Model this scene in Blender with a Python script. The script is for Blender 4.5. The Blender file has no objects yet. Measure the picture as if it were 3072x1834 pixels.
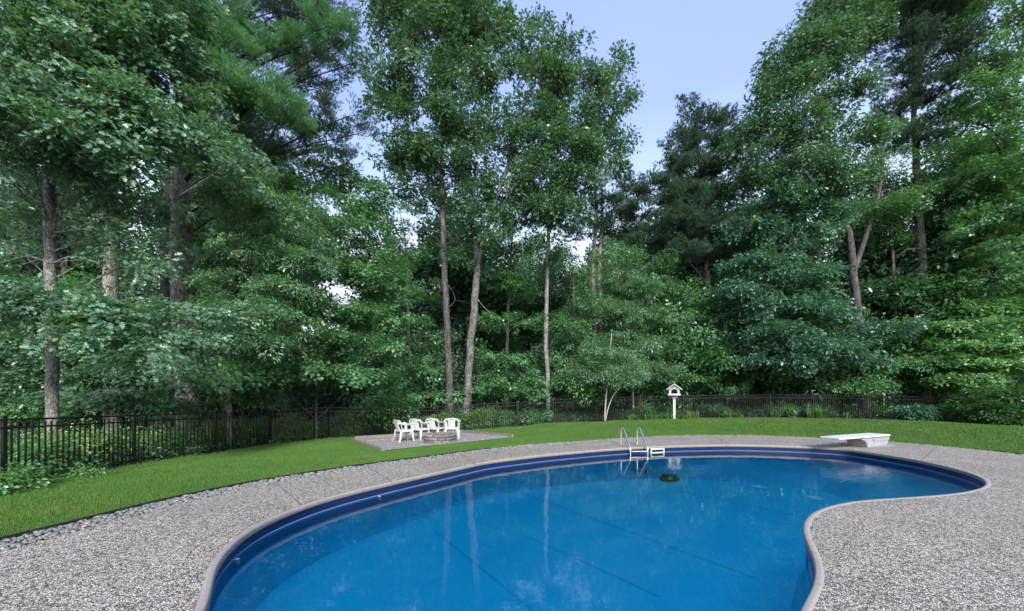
import bpy, bmesh, math, random
import numpy as np
from mathutils import Vector, Matrix, Euler
from mathutils.geometry import delaunay_2d_cdt

random.seed(7)
rng = np.random.default_rng(11)
R = math.radians
scene = bpy.context.scene
C = scene.collection

# ------------------------------------------------------------------ camera
F, CX, HOR, EYE = 1100.0, 1536.0, 1190.0, 1.45      # pixels of the 3072 wide photograph; eye height in metres
cam_d = bpy.data.cameras.new('camera')
cam = bpy.data.objects.new('camera', cam_d)
C.objects.link(cam)
cam.location = (0, 0, EYE)
cam.rotation_euler = (R(90), 0, 0)
cam_d.sensor_width = 36
cam_d.lens = F / 3072 * 36
cam_d.shift_y = (HOR - 917) / 3072
cam_d.clip_start = 0.05
cam_d.clip_end = 2000
scene.camera = cam

# ------------------------------------------------------------------ world, sun, exposure
SUN_EL, SUN_AZ = 35, 168          # azimuth clockwise from +Y
w = bpy.data.worlds.new('World')
scene.world = w
w.use_nodes = True
nt = w.node_tree
nt.nodes.clear()
out = nt.nodes.new('ShaderNodeOutputWorld')
bg = nt.nodes.new('ShaderNodeBackground')
bg.inputs['Strength'].default_value = 0.10
sky = nt.nodes.new('ShaderNodeTexSky')
sky.sky_type = 'NISHITA'
sky.sun_disc = False
sky.sun_elevation = R(SUN_EL)
sky.sun_rotation = R(SUN_AZ)
tc = nt.nodes.new('ShaderNodeTexCoord')
sep = nt.nodes.new('ShaderNodeSeparateXYZ')
nt.links.new(tc.outputs['Generated'], sep.inputs[0])
veil = nt.nodes.new('ShaderNodeValToRGB')             # thin bright summer veil: white low down, periwinkle blue higher up
ve = veil.color_ramp.elements
ve[0].position = 0.0; ve[0].color = (1.15, 1.12, 1.12, 1)
ve[1].position = 1.0; ve[1].color = (0.33, 0.45, 0.86, 1)
for p_, c_ in ((0.30, (0.98, 1.0, 1.08)), (0.45, (0.54, 0.69, 1.0)), (0.60, (0.36, 0.48, 0.93))):
    e_ = ve.new(p_); e_.color = (*c_, 1)
nt.links.new(sep.outputs['Z'], veil.inputs[0])
vs_ = nt.nodes.new('ShaderNodeVectorMath'); vs_.operation = 'SCALE'; vs_.inputs['Scale'].default_value = 4.0
nt.links.new(veil.outputs[0], vs_.inputs[0])
nz = nt.nodes.new('ShaderNodeTexNoise')
nz.inputs['Scale'].default_value = 1.4
nz.inputs['Detail'].default_value = 5
nt.links.new(tc.outputs['Generated'], nz.inputs['Vector'])
fr_ = nt.nodes.new('ShaderNodeMapRange')
fr_.inputs['From Min'].default_value = 0.3; fr_.inputs['From Max'].default_value = 0.7
fr_.inputs['To Min'].default_value = 0.70; fr_.inputs['To Max'].default_value = 0.95
nt.links.new(nz.outputs['Fac'], fr_.inputs['Value'])
mx = nt.nodes.new('ShaderNodeMix'); mx.data_type = 'RGBA'
nt.links.new(fr_.outputs[0], mx.inputs[0])
nt.links.new(sky.outputs[0], mx.inputs[6])
nt.links.new(vs_.outputs[0], mx.inputs[7])
nt.links.new(mx.outputs[2], bg.inputs['Color'])
nt.links.new(bg.outputs[0], out.inputs['Surface'])

sun_d = bpy.data.lights.new('sun', 'SUN')
sun_d.energy = 1.5
sun_d.angle = R(14)
sun_d.color = (1.0, 0.97, 0.92)
sun = bpy.data.objects.new('sun', sun_d)
C.objects.link(sun)
sun.rotation_euler = (R(90 - SUN_EL), 0, R(180 - SUN_AZ))
scene.view_settings.view_transform = 'Standard'
scene.view_settings.look = 'None'
scene.view_settings.exposure = 1.85
scene.view_settings.gamma = 1.0
scene.view_settings.use_curve_mapping = False
scene.cycles.max_bounces = 8
scene.cycles.diffuse_bounces = 4
scene.cycles.glossy_bounces = 3
scene.cycles.transparent_max_bounces = 8
scene.cycles.caustics_reflective = False
scene.cycles.caustics_refractive = False


# ------------------------------------------------------------------ helpers
def W(px, py, d):
    return Vector(((px - CX) * d / F, d, EYE - (py - HOR) * d / F))


def G(px, py, z=0.0):
    d = (EYE - z) * F / (py - HOR)
    return Vector(((px - CX) * d / F, d, z))


def tag(o, label=None, cat=None, group=None, kind=None):
    if label: o['label'] = label
    if cat: o['category'] = cat
    if group: o['group'] = group
    if kind: o['kind'] = kind
    return o


def thing(name, label, cat, loc=(0, 0, 0), group=None):
    o = bpy.data.objects.new(name, None)
    o.empty_display_size = 0.2
    C.objects.link(o)
    o.location = loc
    return tag(o, label, cat, group)


def copy_tree(o, parent=None):
    c = o.copy()
    C.objects.link(c)
    c.parent = parent
    for ch in list(o.children):
        copy_tree(ch, c)
    return c


class MB:
    def __init__(s):
        s.v = []; s.f = []; s.n = 0

    def add(s, v, f):
        s.v.extend([tuple(p) for p in v])
        s.f.extend([tuple(i + s.n for i in q) for q in f])
        s.n += len(v)
        return s

    def box(s, c, size, rz=0.0, M=None, taper=1.0):
        hx, hy, hz = size[0] / 2, size[1] / 2, size[2] / 2
        vs = []
        for z in (-1, 1):
            t = taper if z > 0 else 1.0
            for x, y in ((-1, -1), (1, -1), (1, 1), (-1, 1)):
                vs.append(Vector((x * hx * t, y * hy * t, z * hz)))
        m = M if M is not None else Matrix.Rotation(rz, 4, 'Z')
        vs = [m @ p + Vector(c) for p in vs]
        return s.add(vs, [(0, 3, 2, 1), (4, 5, 6, 7), (0, 1, 5, 4), (1, 2, 6, 5), (2, 3, 7, 6), (3, 0, 4, 7)])

    def tube(s, pts, rad, n=8, caps=True, squash=1.0):
        pts = [Vector(p) for p in pts]
        if not hasattr(rad, '__len__'): rad = [rad] * len(pts)
        vs = []; fs = []
        t0 = (pts[1] - pts[0]).normalized()
        ref = Vector((0, 0, 1)) if abs(t0.z) < 0.9 else Vector((1, 0, 0))
        for i, p in enumerate(pts):
            a = pts[max(i - 1, 0)]; b = pts[min(i + 1, len(pts) - 1)]
            t = (b - a).normalized()
            u = (ref - t * ref.dot(t))
            if u.length < 1e-5: u = t.orthogonal()
            u.normalize(); ref = u
            v = t.cross(u)
            for k in range(n):
                an = 2 * math.pi * k / n
                vs.append(p + (u * math.cos(an) + v * math.sin(an) * squash) * rad[i])
        for i in range(len(pts) - 1):
            for k in range(n):
                a = i * n + k; b = i * n + (k + 1) % n
                fs.append((a, b, b + n, a + n))
        if caps:
            fs.append(tuple(range(n - 1, -1, -1)))
            fs.append(tuple(range((len(pts) - 1) * n, len(pts) * n)))
        return s.add(vs, fs)

    def prism(s, poly, z0, z1, M=None):
        n = len(poly)
        vs = [Vector((p[0], p[1], z0)) for p in poly] + [Vector((p[0], p[1], z1)) for p in poly]
        if M is not None: vs = [M @ p for p in vs]
        fs = [tuple(range(n - 1, -1, -1)), tuple(range(n, 2 * n))]
        fs += [(i, (i + 1) % n, n + (i + 1) % n, n + i) for i in range(n)]
        return s.add(vs, fs)

    def mesh(s, name, mat, smooth=False, off=(0, 0, 0)):
        me = bpy.data.meshes.new(name)
        ox, oy, oz = off
        me.from_pydata([(a - ox, b - oy, c - oz) for a, b, c in s.v], [], s.f)
        if mat: me.materials.append(mat)
        if smooth:
            me.polygons.foreach_set('use_smooth', [True] * len(me.polygons))
        me.update()
        return me

    def build(s, name, mat, parent=None, smooth=False, bevel=0.0, seg=2):
        off = parent_origin(parent)
        me = s.mesh(name, mat, smooth, off)
        if bevel:
            bm = bmesh.new(); bm.from_mesh(me)
            es = [e for e in bm.edges if len(e.link_faces) == 2 and e.calc_face_angle(0) > 0.5]
            bmesh.ops.bevel(bm, geom=es, offset=bevel, segments=seg, affect='EDGES', clamp_overlap=True)
            bm.to_mesh(me); bm.free()
            me.polygons.foreach_set('use_smooth', [False] * len(me.polygons))
        return link(name, me, parent)


def parent_origin(parent):
    o = Vector((0, 0, 0))
    while parent is not None:
        o += parent.location
        parent = parent.parent
    return o


def link(name, me, parent=None):
    o = bpy.data.objects.new(name, me)
    C.objects.link(o)
    if parent is not None: o.parent = parent
    return o


def np_mesh(name, verts, faces_flat, nper, mat, attrs=None, smooth=False):
    """verts (n,3), faces_flat (m*nper,) -> mesh, quickly"""
    me = bpy.data.meshes.new(name)
    nf = len(faces_flat) // nper
    me.vertices.add(len(verts))
    me.vertices.foreach_set('co', np.ascontiguousarray(verts, dtype=np.float32).ravel())
    me.loops.add(len(faces_flat))
    me.loops.foreach_set('vertex_index', np.ascontiguousarray(faces_flat, dtype=np.int32))
    me.polygons.add(nf)
    me.polygons.foreach_set('loop_start', np.arange(0, nf * nper, nper, dtype=np.int32))
    if smooth: me.polygons.foreach_set('use_smooth', np.ones(nf, dtype=bool))
    if attrs:
        for k, v in attrs.items():
            a = me.attributes.new(k, 'FLOAT', 'POINT')
            a.data.foreach_set('value', np.ascontiguousarray(v, dtype=np.float32))
    if mat: me.materials.append(mat)
    me.update(calc_edges=True)
    return me


# ------------------------------------------------------------------ materials
def new_mat(name):
    m = bpy.data.materials.new(name)
    m.use_nodes = True
    n = m.node_tree.nodes
    b = n['Principled BSDF']
    return m, m.node_tree, b


def simple(name, col, rough=0.5, metal=0.0, var=0.12, scale=6.0, bump=0.0, bscale=60.0, spec=0.5):
    m, t, b = new_mat(name)
    b.inputs['Roughness'].default_value = rough
    b.inputs['Metallic'].default_value = metal
    b.inputs['Specular IOR Level'].default_value = spec
    g = t.nodes.new('ShaderNodeNewGeometry')
    nz = t.nodes.new('ShaderNodeTexNoise')
    nz.inputs['Scale'].default_value = scale
    nz.inputs['Detail'].default_value = 6
    t.links.new(g.outputs['Position'], nz.inputs['Vector'])
    r = t.nodes.new('ShaderNodeMapRange')
    r.inputs['From Min'].default_value = 0.3; r.inputs['From Max'].default_value = 0.7
    r.inputs['To Min'].default_value = 1 - var; r.inputs['To Max'].default_value = 1 + var
    t.links.new(nz.outputs['Fac'], r.inputs['Value'])
    mu = t.nodes.new('ShaderNodeVectorMath'); mu.operation = 'SCALE'
    mu.inputs[0].default_value = col
    t.links.new(r.outputs['Result'], mu.inputs['Scale'])
    t.links.new(mu.outputs['Vector'], b.inputs['Base Color'])
    if bump:
        n2 = t.nodes.new('ShaderNodeTexNoise'); n2.inputs['Scale'].default_value = bscale
        n2.inputs['Detail'].default_value = 5
        t.links.new(g.outputs['Position'], n2.inputs['Vector'])
        bp = t.nodes.new('ShaderNodeBump'); bp.inputs['Strength'].default_value = 0.6
        bp.inputs['Distance'].default_value = bump
        t.links.new(n2.outputs['Fac'], bp.inputs['Height'])
        t.links.new(bp.outputs['Normal'], b.inputs['Normal'])
    return m


def leaf_mat(name, c_dark, c_light, c_odd=(0.12, 0.16, 0.02), odd=0.06, rough=0.30, trans=0.27, spec=0.6):
    m, t, b = new_mat(name)
    N, L = t.nodes, t.links
    a1 = N.new('ShaderNodeAttribute'); a1.attribute_name = 'shade'
    a2 = N.new('ShaderNodeAttribute'); a2.attribute_name = 'tint'; a2.attribute_type = 'INSTANCER'
    s = N.new('ShaderNodeMath'); s.operation = 'MULTIPLY_ADD'; s.inputs[1].default_value = 0.45
    L.new(a1.outputs['Fac'], s.inputs[0])
    h = N.new('ShaderNodeMath'); h.operation = 'MULTIPLY'; h.inputs[1].default_value = 0.55
    L.new(a2.outputs['Fac'], h.inputs[0]); L.new(h.outputs[0], s.inputs[2])
    mix = N.new('ShaderNodeMix'); mix.data_type = 'RGBA'
    L.new(s.outputs[0], mix.inputs[0])
    mix.inputs[6].default_value = (*c_dark, 1); mix.inputs[7].default_value = (*c_light, 1)
    gt = N.new('ShaderNodeMath'); gt.operation = 'GREATER_THAN'; gt.inputs[1].default_value = 1 - odd
    L.new(a1.outputs['Fac'], gt.inputs[0])
    mo = N.new('ShaderNodeMix'); mo.data_type = 'RGBA'
    L.new(gt.outputs[0], mo.inputs[0]); L.new(mix.outputs[2], mo.inputs[6]); mo.inputs[7].default_value = (*c_odd, 1)
    L.new(mo.outputs[2], b.inputs['Base Color'])
    b.inputs['Roughness'].default_value = rough
    b.inputs['Specular IOR Level'].default_value = spec
    tr = N.new('ShaderNodeBsdfTranslucent')
    tcn = N.new('ShaderNodeVectorMath'); tcn.operation = 'MULTIPLY'
    tcn.inputs[1].default_value = (1.5, 1.7, 0.6)
    L.new(mo.outputs[2], tcn.inputs[0]); L.new(tcn.outputs[0], tr.inputs['Color'])
    ms = N.new('ShaderNodeMixShader'); ms.inputs[0].default_value = trans
    L.new(b.outputs[0], ms.inputs[1]); L.new(tr.outputs[0], ms.inputs[2])
    L.new(ms.outputs[0], N['Material Output'].inputs['Surface'])
    return m


def bark_mat(name, c1, c2, c3, stretch=0.25, scale=9.0):
    m, t, b = new_mat(name)
    N, L = t.nodes, t.links
    g = N.new('ShaderNodeNewGeometry')
    mp = N.new('ShaderNodeMapping'); mp.inputs['Scale'].default_value = (1, 1, stretch)
    L.new(g.outputs['Position'], mp.inputs['Vector'])
    v = N.new('ShaderNodeTexVoronoi'); v.inputs['Scale'].default_value = scale * 2.2; v.feature = 'DISTANCE_TO_EDGE'
    n1 = N.new('ShaderNodeTexNoise'); n1.inputs['Scale'].default_value = scale; n1.inputs['Detail'].default_value = 8
    n1.inputs['Roughness'].default_value = 0.7
    L.new(mp.outputs[0], n1.inputs['Vector'])
    dist = N.new('ShaderNodeVectorMath'); dist.operation = 'MULTIPLY_ADD'
    dist.inputs[1].default_value = (0.12, 0.12, 0.12)
    L.new(n1.outputs['Color'], dist.inputs[0]); L.new(mp.outputs[0], dist.inputs[2])
    L.new(dist.outputs[0], v.inputs['Vector'])
    cr = N.new('ShaderNodeValToRGB')
    cr.color_ramp.elements[0].position = 0.30; cr.color_ramp.elements[0].color = (*c1, 1)
    cr.color_ramp.elements[1].position = 0.72; cr.color_ramp.elements[1].color = (*c3, 1)
    e = cr.color_ramp.elements.new(0.5); e.color = (*c2, 1)
    L.new(n1.outputs['Fac'], cr.inputs[0])
    r = N.new('ShaderNodeMapRange'); r.inputs['From Max'].default_value = 0.12
    r.inputs['To Min'].default_value = 0.2
    L.new(v.outputs['Distance'], r.inputs['Value'])
    mu = N.new('ShaderNodeVectorMath'); mu.operation = 'SCALE'
    L.new(cr.outputs[0], mu.inputs[0]); L.new(r.outputs['Result'], mu.inputs['Scale'])
    L.new(mu.outputs[0], b.inputs['Base Color'])
    b.inputs['Roughness'].default_value = 0.9
    b.inputs['Specular IOR Level'].default_value = 0.2
    bp = N.new('ShaderNodeBump'); bp.inputs['Distance'].default_value = 0.03; bp.inputs['Strength'].default_value = 0.9
    L.new(v.outputs['Distance'], bp.inputs['Height']); L.new(bp.outputs[0], b.inputs['Normal'])
    return m


M = {}
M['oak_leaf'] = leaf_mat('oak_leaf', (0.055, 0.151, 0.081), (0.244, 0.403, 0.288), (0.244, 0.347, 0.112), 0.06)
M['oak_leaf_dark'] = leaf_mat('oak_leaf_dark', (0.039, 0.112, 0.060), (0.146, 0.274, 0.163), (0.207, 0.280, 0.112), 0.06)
M['blue_leaf'] = leaf_mat('blue_green_leaf', (0.032, 0.112, 0.069), (0.134, 0.280, 0.188), (0.146, 0.291, 0.150), 0.05)
M['maple_leaf'] = leaf_mat('maple_leaf', (0.043, 0.140, 0.056), (0.171, 0.347, 0.163), (0.232, 0.336, 0.100), 0.06)
M['beech_leaf'] = leaf_mat('beech_leaf', (0.058, 0.155, 0.08), (0.20, 0.35, 0.20), (0.22, 0.32, 0.12), 0.07)
M['bright_leaf'] = leaf_mat('bright_leaf', (0.067, 0.202, 0.062), (0.207, 0.403, 0.163), (0.317, 0.403, 0.138), 0.10)
M['rhodo_leaf'] = leaf_mat('rhododendron_leaf', (0.025, 0.085, 0.022), (0.08, 0.18, 0.06), (0.14, 0.22, 0.06), 0.06)
M['yellow_leaf'] = leaf_mat('yellow_leaf', (0.12, 0.25, 0.07), (0.34, 0.48, 0.20), (0.46, 0.46, 0.18), 0.15)
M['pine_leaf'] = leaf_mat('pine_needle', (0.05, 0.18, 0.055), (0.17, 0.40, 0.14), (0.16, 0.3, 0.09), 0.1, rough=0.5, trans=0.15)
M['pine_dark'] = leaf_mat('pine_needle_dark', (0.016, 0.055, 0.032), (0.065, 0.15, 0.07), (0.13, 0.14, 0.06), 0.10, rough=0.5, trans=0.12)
M['pine_yellow'] = leaf_mat('pine_needle_yellow', (0.08, 0.14, 0.045), (0.22, 0.29, 0.09), (0.26, 0.21, 0.10), 0.15, rough=0.5, trans=0.12)
M['bark_grey'] = bark_mat('bark_grey', (0.09, 0.08, 0.077), (0.28, 0.265, 0.25), (0.55, 0.53, 0.51), 0.5, 7)
M['bark_pale'] = bark_mat('bark_pale', (0.05, 0.05, 0.045), (0.19, 0.185, 0.17), (0.40, 0.40, 0.37), 0.5, 6)
M['bark_brown'] = bark_mat('bark_brown', (0.045, 0.04, 0.04), (0.13, 0.115, 0.112), (0.27, 0.245, 0.24), 0.3, 9)
M['bark_pine'] = bark_mat('bark_pine', (0.12, 0.10, 0.09), (0.38, 0.34, 0.31), (0.62, 0.57, 0.53), 0.3, 6)
M['bark_dark'] = bark_mat('bark_dark', (0.025, 0.022, 0.024), (0.06, 0.052, 0.055), (0.12, 0.105, 0.11), 0.3, 9)
M['white_plastic'] = simple('white_plastic', (0.66, 0.66, 0.66), 0.35, var=0.06)
M['white_paint'] = simple('white_paint', (0.66, 0.66, 0.64), 0.5, var=0.12, scale=20)
M['board_white'] = simple('board_white', (0.62, 0.63, 0.65), 0.55, var=0.06, bump=0.001, bscale=300)
M['fibreglass'] = simple('fibreglass_grey', (0.33, 0.335, 0.355), 0.4, var=0.10)
M['steel'] = simple('stainless_steel', (0.86, 0.86, 0.86), 0.24, metal=1.0, var=0.05)
M['fence_black'] = simple('fence_black', (0.008, 0.009, 0.010), 0.38, var=0.2)
M['navy'] = simple('liner_navy', (0.002, 0.009, 0.055), 0.35, var=0.12, scale=4)
M['pale_blue'] = simple('pale_blue', (0.10, 0.19, 0.38), 0.35, var=0.1)  # pale blue of the thin line above the water and the skimmer plate
M['liner_wall'] = simple('liner_wall', (0.018, 0.57, 0.77), 0.45, var=0.10, scale=3)  # darker than the floor liner: part of the wall's shade is in this colour
M['liner_band'] = simple('liner_band', (0.004, 0.16, 0.30), 0.45, var=0.10, scale=3)
M['seam'] = simple('liner_seam', (0.018, 0.60, 0.77), 0.5, var=0.05)
M['drain'] = simple('drain_cover', (0.80, 1.0, 1.0), 0.4, var=0.05)
M['coping'] = simple('coping_stone', (0.29, 0.26, 0.235), 0.7, var=0.10, scale=14, bump=0.002, bscale=120)
M['timber'] = simple('weathered_timber', (0.22, 0.20, 0.16), 0.85, var=0.3, scale=12, bump=0.005, bscale=40)
M['plank'] = simple('grey_plank', (0.27, 0.23, 0.25), 0.85, var=0.25, scale=9, bump=0.004, bscale=40)
M['edging'] = simple('black_edging', (0.012, 0.012, 0.013), 0.6)
M['joint'] = simple('joint_filler', (0.10, 0.09, 0.085), 0.9)
M['soil'] = simple('soil_mulch', (0.055, 0.035, 0.028), 0.95, var=0.5, scale=25, bump=0.03, bscale=40)
M['robot_black'] = simple('robot_black', (0.003, 0.003, 0.010), 0.35, var=0.1)
M['robot_teal'] = simple('robot_teal', (0.05, 0.45, 0.42), 0.3, var=0.1)
M['char'] = simple('fire_ash', (0.03, 0.028, 0.027), 0.95, var=0.4, scale=20, bump=0.02, bscale=40)
M['stem_pale'] = simple('stem_pale', (0.42, 0.40, 0.36), 0.8, var=0.2, scale=15)
M['stem_green'] = simple('stem_green', (0.07, 0.11, 0.04), 0.8, var=0.2)


def pool_floor_mat():
    m, t, b = new_mat('pool_floor_liner')
    N, L = t.nodes, t.links
    g = N.new('ShaderNodeNewGeometry')
    n1 = N.new('ShaderNodeTexNoise'); n1.inputs['Scale'].default_value = 1.1; n1.inputs['Detail'].default_value = 3
    n2 = N.new('ShaderNodeTexVoronoi'); n2.inputs['Scale'].default_value = 38
    L.new(g.outputs['Position'], n1.inputs['Vector']); L.new(g.outputs['Position'], n2.inputs['Vector'])
    mix = N.new('ShaderNodeMix'); mix.data_type = 'RGBA'
    mix.inputs[6].default_value = (0.02, 0.62, 0.80, 1); mix.inputs[7].default_value = (0.02, 0.73, 0.88, 1)
    L.new(n1.outputs['Fac'], mix.inputs[0])
    r = N.new('ShaderNodeMapRange'); r.inputs['To Min'].default_value = 0.9; r.inputs['To Max'].default_value = 1.1
    L.new(n2.outputs['Distance'], r.inputs['Value'])
    mu = N.new('ShaderNodeVectorMath'); mu.operation = 'SCALE'
    L.new(mix.outputs[2], mu.inputs[0]); L.new(r.outputs[0], mu.inputs['Scale'])
    L.new(mu.outputs[0], b.inputs['Base Color'])
    b.inputs['Roughness'].default_value = 0.6
    return m


M['pool_floor'] = pool_floor_mat()


def water_mat():
    m, t, b = new_mat('pool_water')
    N, L = t.nodes, t.links
    N.remove(b)
    g = N.new('ShaderNodeNewGeometry')
    mp = N.new('ShaderNodeMapping'); mp.inputs['Scale'].default_value = (1.0, 1.4, 1)
    L.new(g.outputs['Position'], mp.inputs['Vector'])
    n1 = N.new('ShaderNodeTexNoise'); n1.inputs['Scale'].default_value = 2.6; n1.inputs['Detail'].default_value = 2
    n2 = N.new('ShaderNodeTexNoise'); n2.inputs['Scale'].default_value = 9; n2.inputs['Detail'].default_value = 2
    L.new(mp.outputs[0], n1.inputs['Vector']); L.new(mp.outputs[0], n2.inputs['Vector'])
    # a breeze roughens the deep end
    dst = N.new('ShaderNodeVectorMath'); dst.operation = 'DISTANCE'; dst.inputs[1].default_value = (7.6, 7.4, -0.18)
    L.new(g.outputs['Position'], dst.inputs[0])
    rr = N.new('ShaderNodeMapRange'); rr.interpolation_type = 'SMOOTHSTEP'
    rr.inputs['From Min'].default_value = 0.4; rr.inputs['From Max'].default_value = 2.6
    rr.inputs['To Min'].default_value = 1.1; rr.inputs['To Max'].default_value = 0.10
    L.new(dst.outputs['Value'], rr.inputs['Value'])
    m2 = N.new('ShaderNodeMath'); m2.operation = 'MULTIPLY'
    L.new(n2.outputs['Fac'], m2.inputs[0]); L.new(rr.outputs[0], m2.inputs[1])
    a = N.new('ShaderNodeMath'); a.operation = 'MULTIPLY_ADD'; a.inputs[1].default_value = 0.55
    L.new(n1.outputs['Fac'], a.inputs[0]); L.new(m2.outputs[0], a.inputs[2])
    bp = N.new('ShaderNodeBump'); bp.inputs['Distance'].default_value = 0.010; bp.inputs['Strength'].default_value = 0.42
    L.new(a.outputs[0], bp.inputs['Height'])
    gl = N.new('ShaderNodeBsdfGlossy'); gl.inputs['Roughness'].default_value = 0.0
    gl.inputs['Color'].default_value = (1, 1, 1, 1)
    L.new(bp.outputs[0], gl.inputs['Normal'])
    tr = N.new('ShaderNodeBsdfTransparent'); tr.inputs['Color'].default_value = (0.55, 0.94, 1.0, 1)
    fr = N.new('ShaderNodeFresnel'); fr.inputs['IOR'].default_value = 1.33
    L.new(bp.outputs[0], fr.inputs['Normal'])
    ms = N.new('ShaderNodeMixShader')
    L.new(fr.outputs[0], ms.inputs[0]); L.new(tr.outputs[0], ms.inputs[1]); L.new(gl.outputs[0], ms.inputs[2])
    L.new(ms.outputs[0], N['Material Output'].inputs['Surface'])
    return m


M['water'] = water_mat()


def deck_mat():
    m, t, b = new_mat('exposed_aggregate')
    N, L = t.nodes, t.links
    g = N.new('ShaderNodeNewGeometry')
    v = N.new('ShaderNodeTexVoronoi'); v.inputs['Scale'].default_value = 70
    v2 = N.new('ShaderNodeTexVoronoi'); v2.inputs['Scale'].default_value = 70; v2.feature = 'DISTANCE_TO_EDGE'
    nd = N.new('ShaderNodeTexNoise'); nd.inputs['Scale'].default_value = 90
    L.new(g.outputs['Position'], nd.inputs['Vector'])
    ds = N.new('ShaderNodeVectorMath'); ds.operation = 'MULTIPLY_ADD'; ds.inputs[1].default_value = (0.012,) * 3
    L.new(nd.outputs['Color'], ds.inputs[0]); L.new(g.outputs['Position'], ds.inputs[2])
    L.new(ds.outputs[0], v.inputs['Vector']); L.new(ds.outputs[0], v2.inputs['Vector'])
    sp = N.new('ShaderNodeSeparateColor'); L.new(v.outputs['Color'], sp.inputs[0])
    cr = N.new('ShaderNodeValToRGB'); el = cr.color_ramp.elements
    el[0].position = 0.0; el[0].color = (0.10, 0.09, 0.09, 1)
    el[1].position = 1.0; el[1].color = (0.88, 0.80, 0.71, 1)
    for p, c in ((0.2, (0.27, 0.235, 0.205)), (0.38, (0.50, 0.435, 0.365)), (0.6, (0.62, 0.545, 0.46)), (0.8, (0.75, 0.68, 0.60))):
        e = el.new(p); e.color = (*c, 1)
    L.new(sp.outputs[0], cr.inputs[0])
    ed = N.new('ShaderNodeMapRange'); ed.inputs['From Max'].default_value = 0.22; ed.inputs['To Min'].default_value = 0.05
    L.new(v2.outputs['Distance'], ed.inputs['Value'])
    mu = N.new('ShaderNodeVectorMath'); mu.operation = 'SCALE'
    L.new(cr.outputs[0], mu.inputs[0]); L.new(ed.outputs[0], mu.inputs['Scale'])
    n3 = N.new('ShaderNodeTexNoise'); n3.inputs['Scale'].default_value = 0.9; n3.inputs['Detail'].default_value = 8; n3.inputs['Roughness'].default_value = 0.7
    L.new(g.outputs['Position'], n3.inputs['Vector'])
    r3 = N.new('ShaderNodeMapRange'); r3.inputs['From Min'].default_value = 0.3; r3.inputs['From Max'].default_value = 0.7
    r3.inputs['To Min'].default_value = 0.92; r3.inputs['To Max'].default_value = 1.28
    L.new(n3.outputs['Fac'], r3.inputs['Value'])
    mu2 = N.new('ShaderNodeVectorMath'); mu2.operation = 'SCALE'
    L.new(mu.outputs[0], mu2.inputs[0]); L.new(r3.outputs[0], mu2.inputs['Scale'])
    L.new(mu2.outputs[0], b.inputs['Base Color'])
    b.inputs['Roughness'].default_value = 0.55
    b.inputs['Specular IOR Level'].default_value = 0.4
    bp = N.new('ShaderNodeBump'); bp.inputs['Distance'].default_value = 0.006; bp.inputs['Strength'].default_value = 0.9
    L.new(ed.outputs[0], bp.inputs['Height']); L.new(bp.outputs[0], b.inputs['Normal'])
    return m


M['deck'] = deck_mat()


def gravel_mat():
    m, t, b = new_mat('grey_gravel')
    N, L = t.nodes, t.links
    g = N.new('ShaderNodeNewGeometry')
    v = N.new('ShaderNodeTexVoronoi'); v.inputs['Scale'].default_value = 30
    L.new(g.outputs['Position'], v.inputs['Vector'])
    sp = N.new('ShaderNodeSeparateColor'); L.new(v.outputs['Color'], sp.inputs[0])
    cr = N.new('ShaderNodeValToRGB'); el = cr.color_ramp.elements
    el[0].color = (0.05, 0.05, 0.055, 1); el[1].color = (0.42, 0.40, 0.41, 1)
    L.new(sp.outputs[0], cr.inputs[0]); L.new(cr.outputs[0], b.inputs['Base Color'])
    b.inputs['Roughness'].default_value = 0.8
    bp = N.new('ShaderNodeBump'); bp.inputs['Distance'].default_value = 0.012; bp.invert = True
    L.new(v.outputs['Distance'], bp.inputs['Height']); L.new(bp.outputs[0], b.inputs['Normal'])
    return m


M['gravel'] = gravel_mat()


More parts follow.
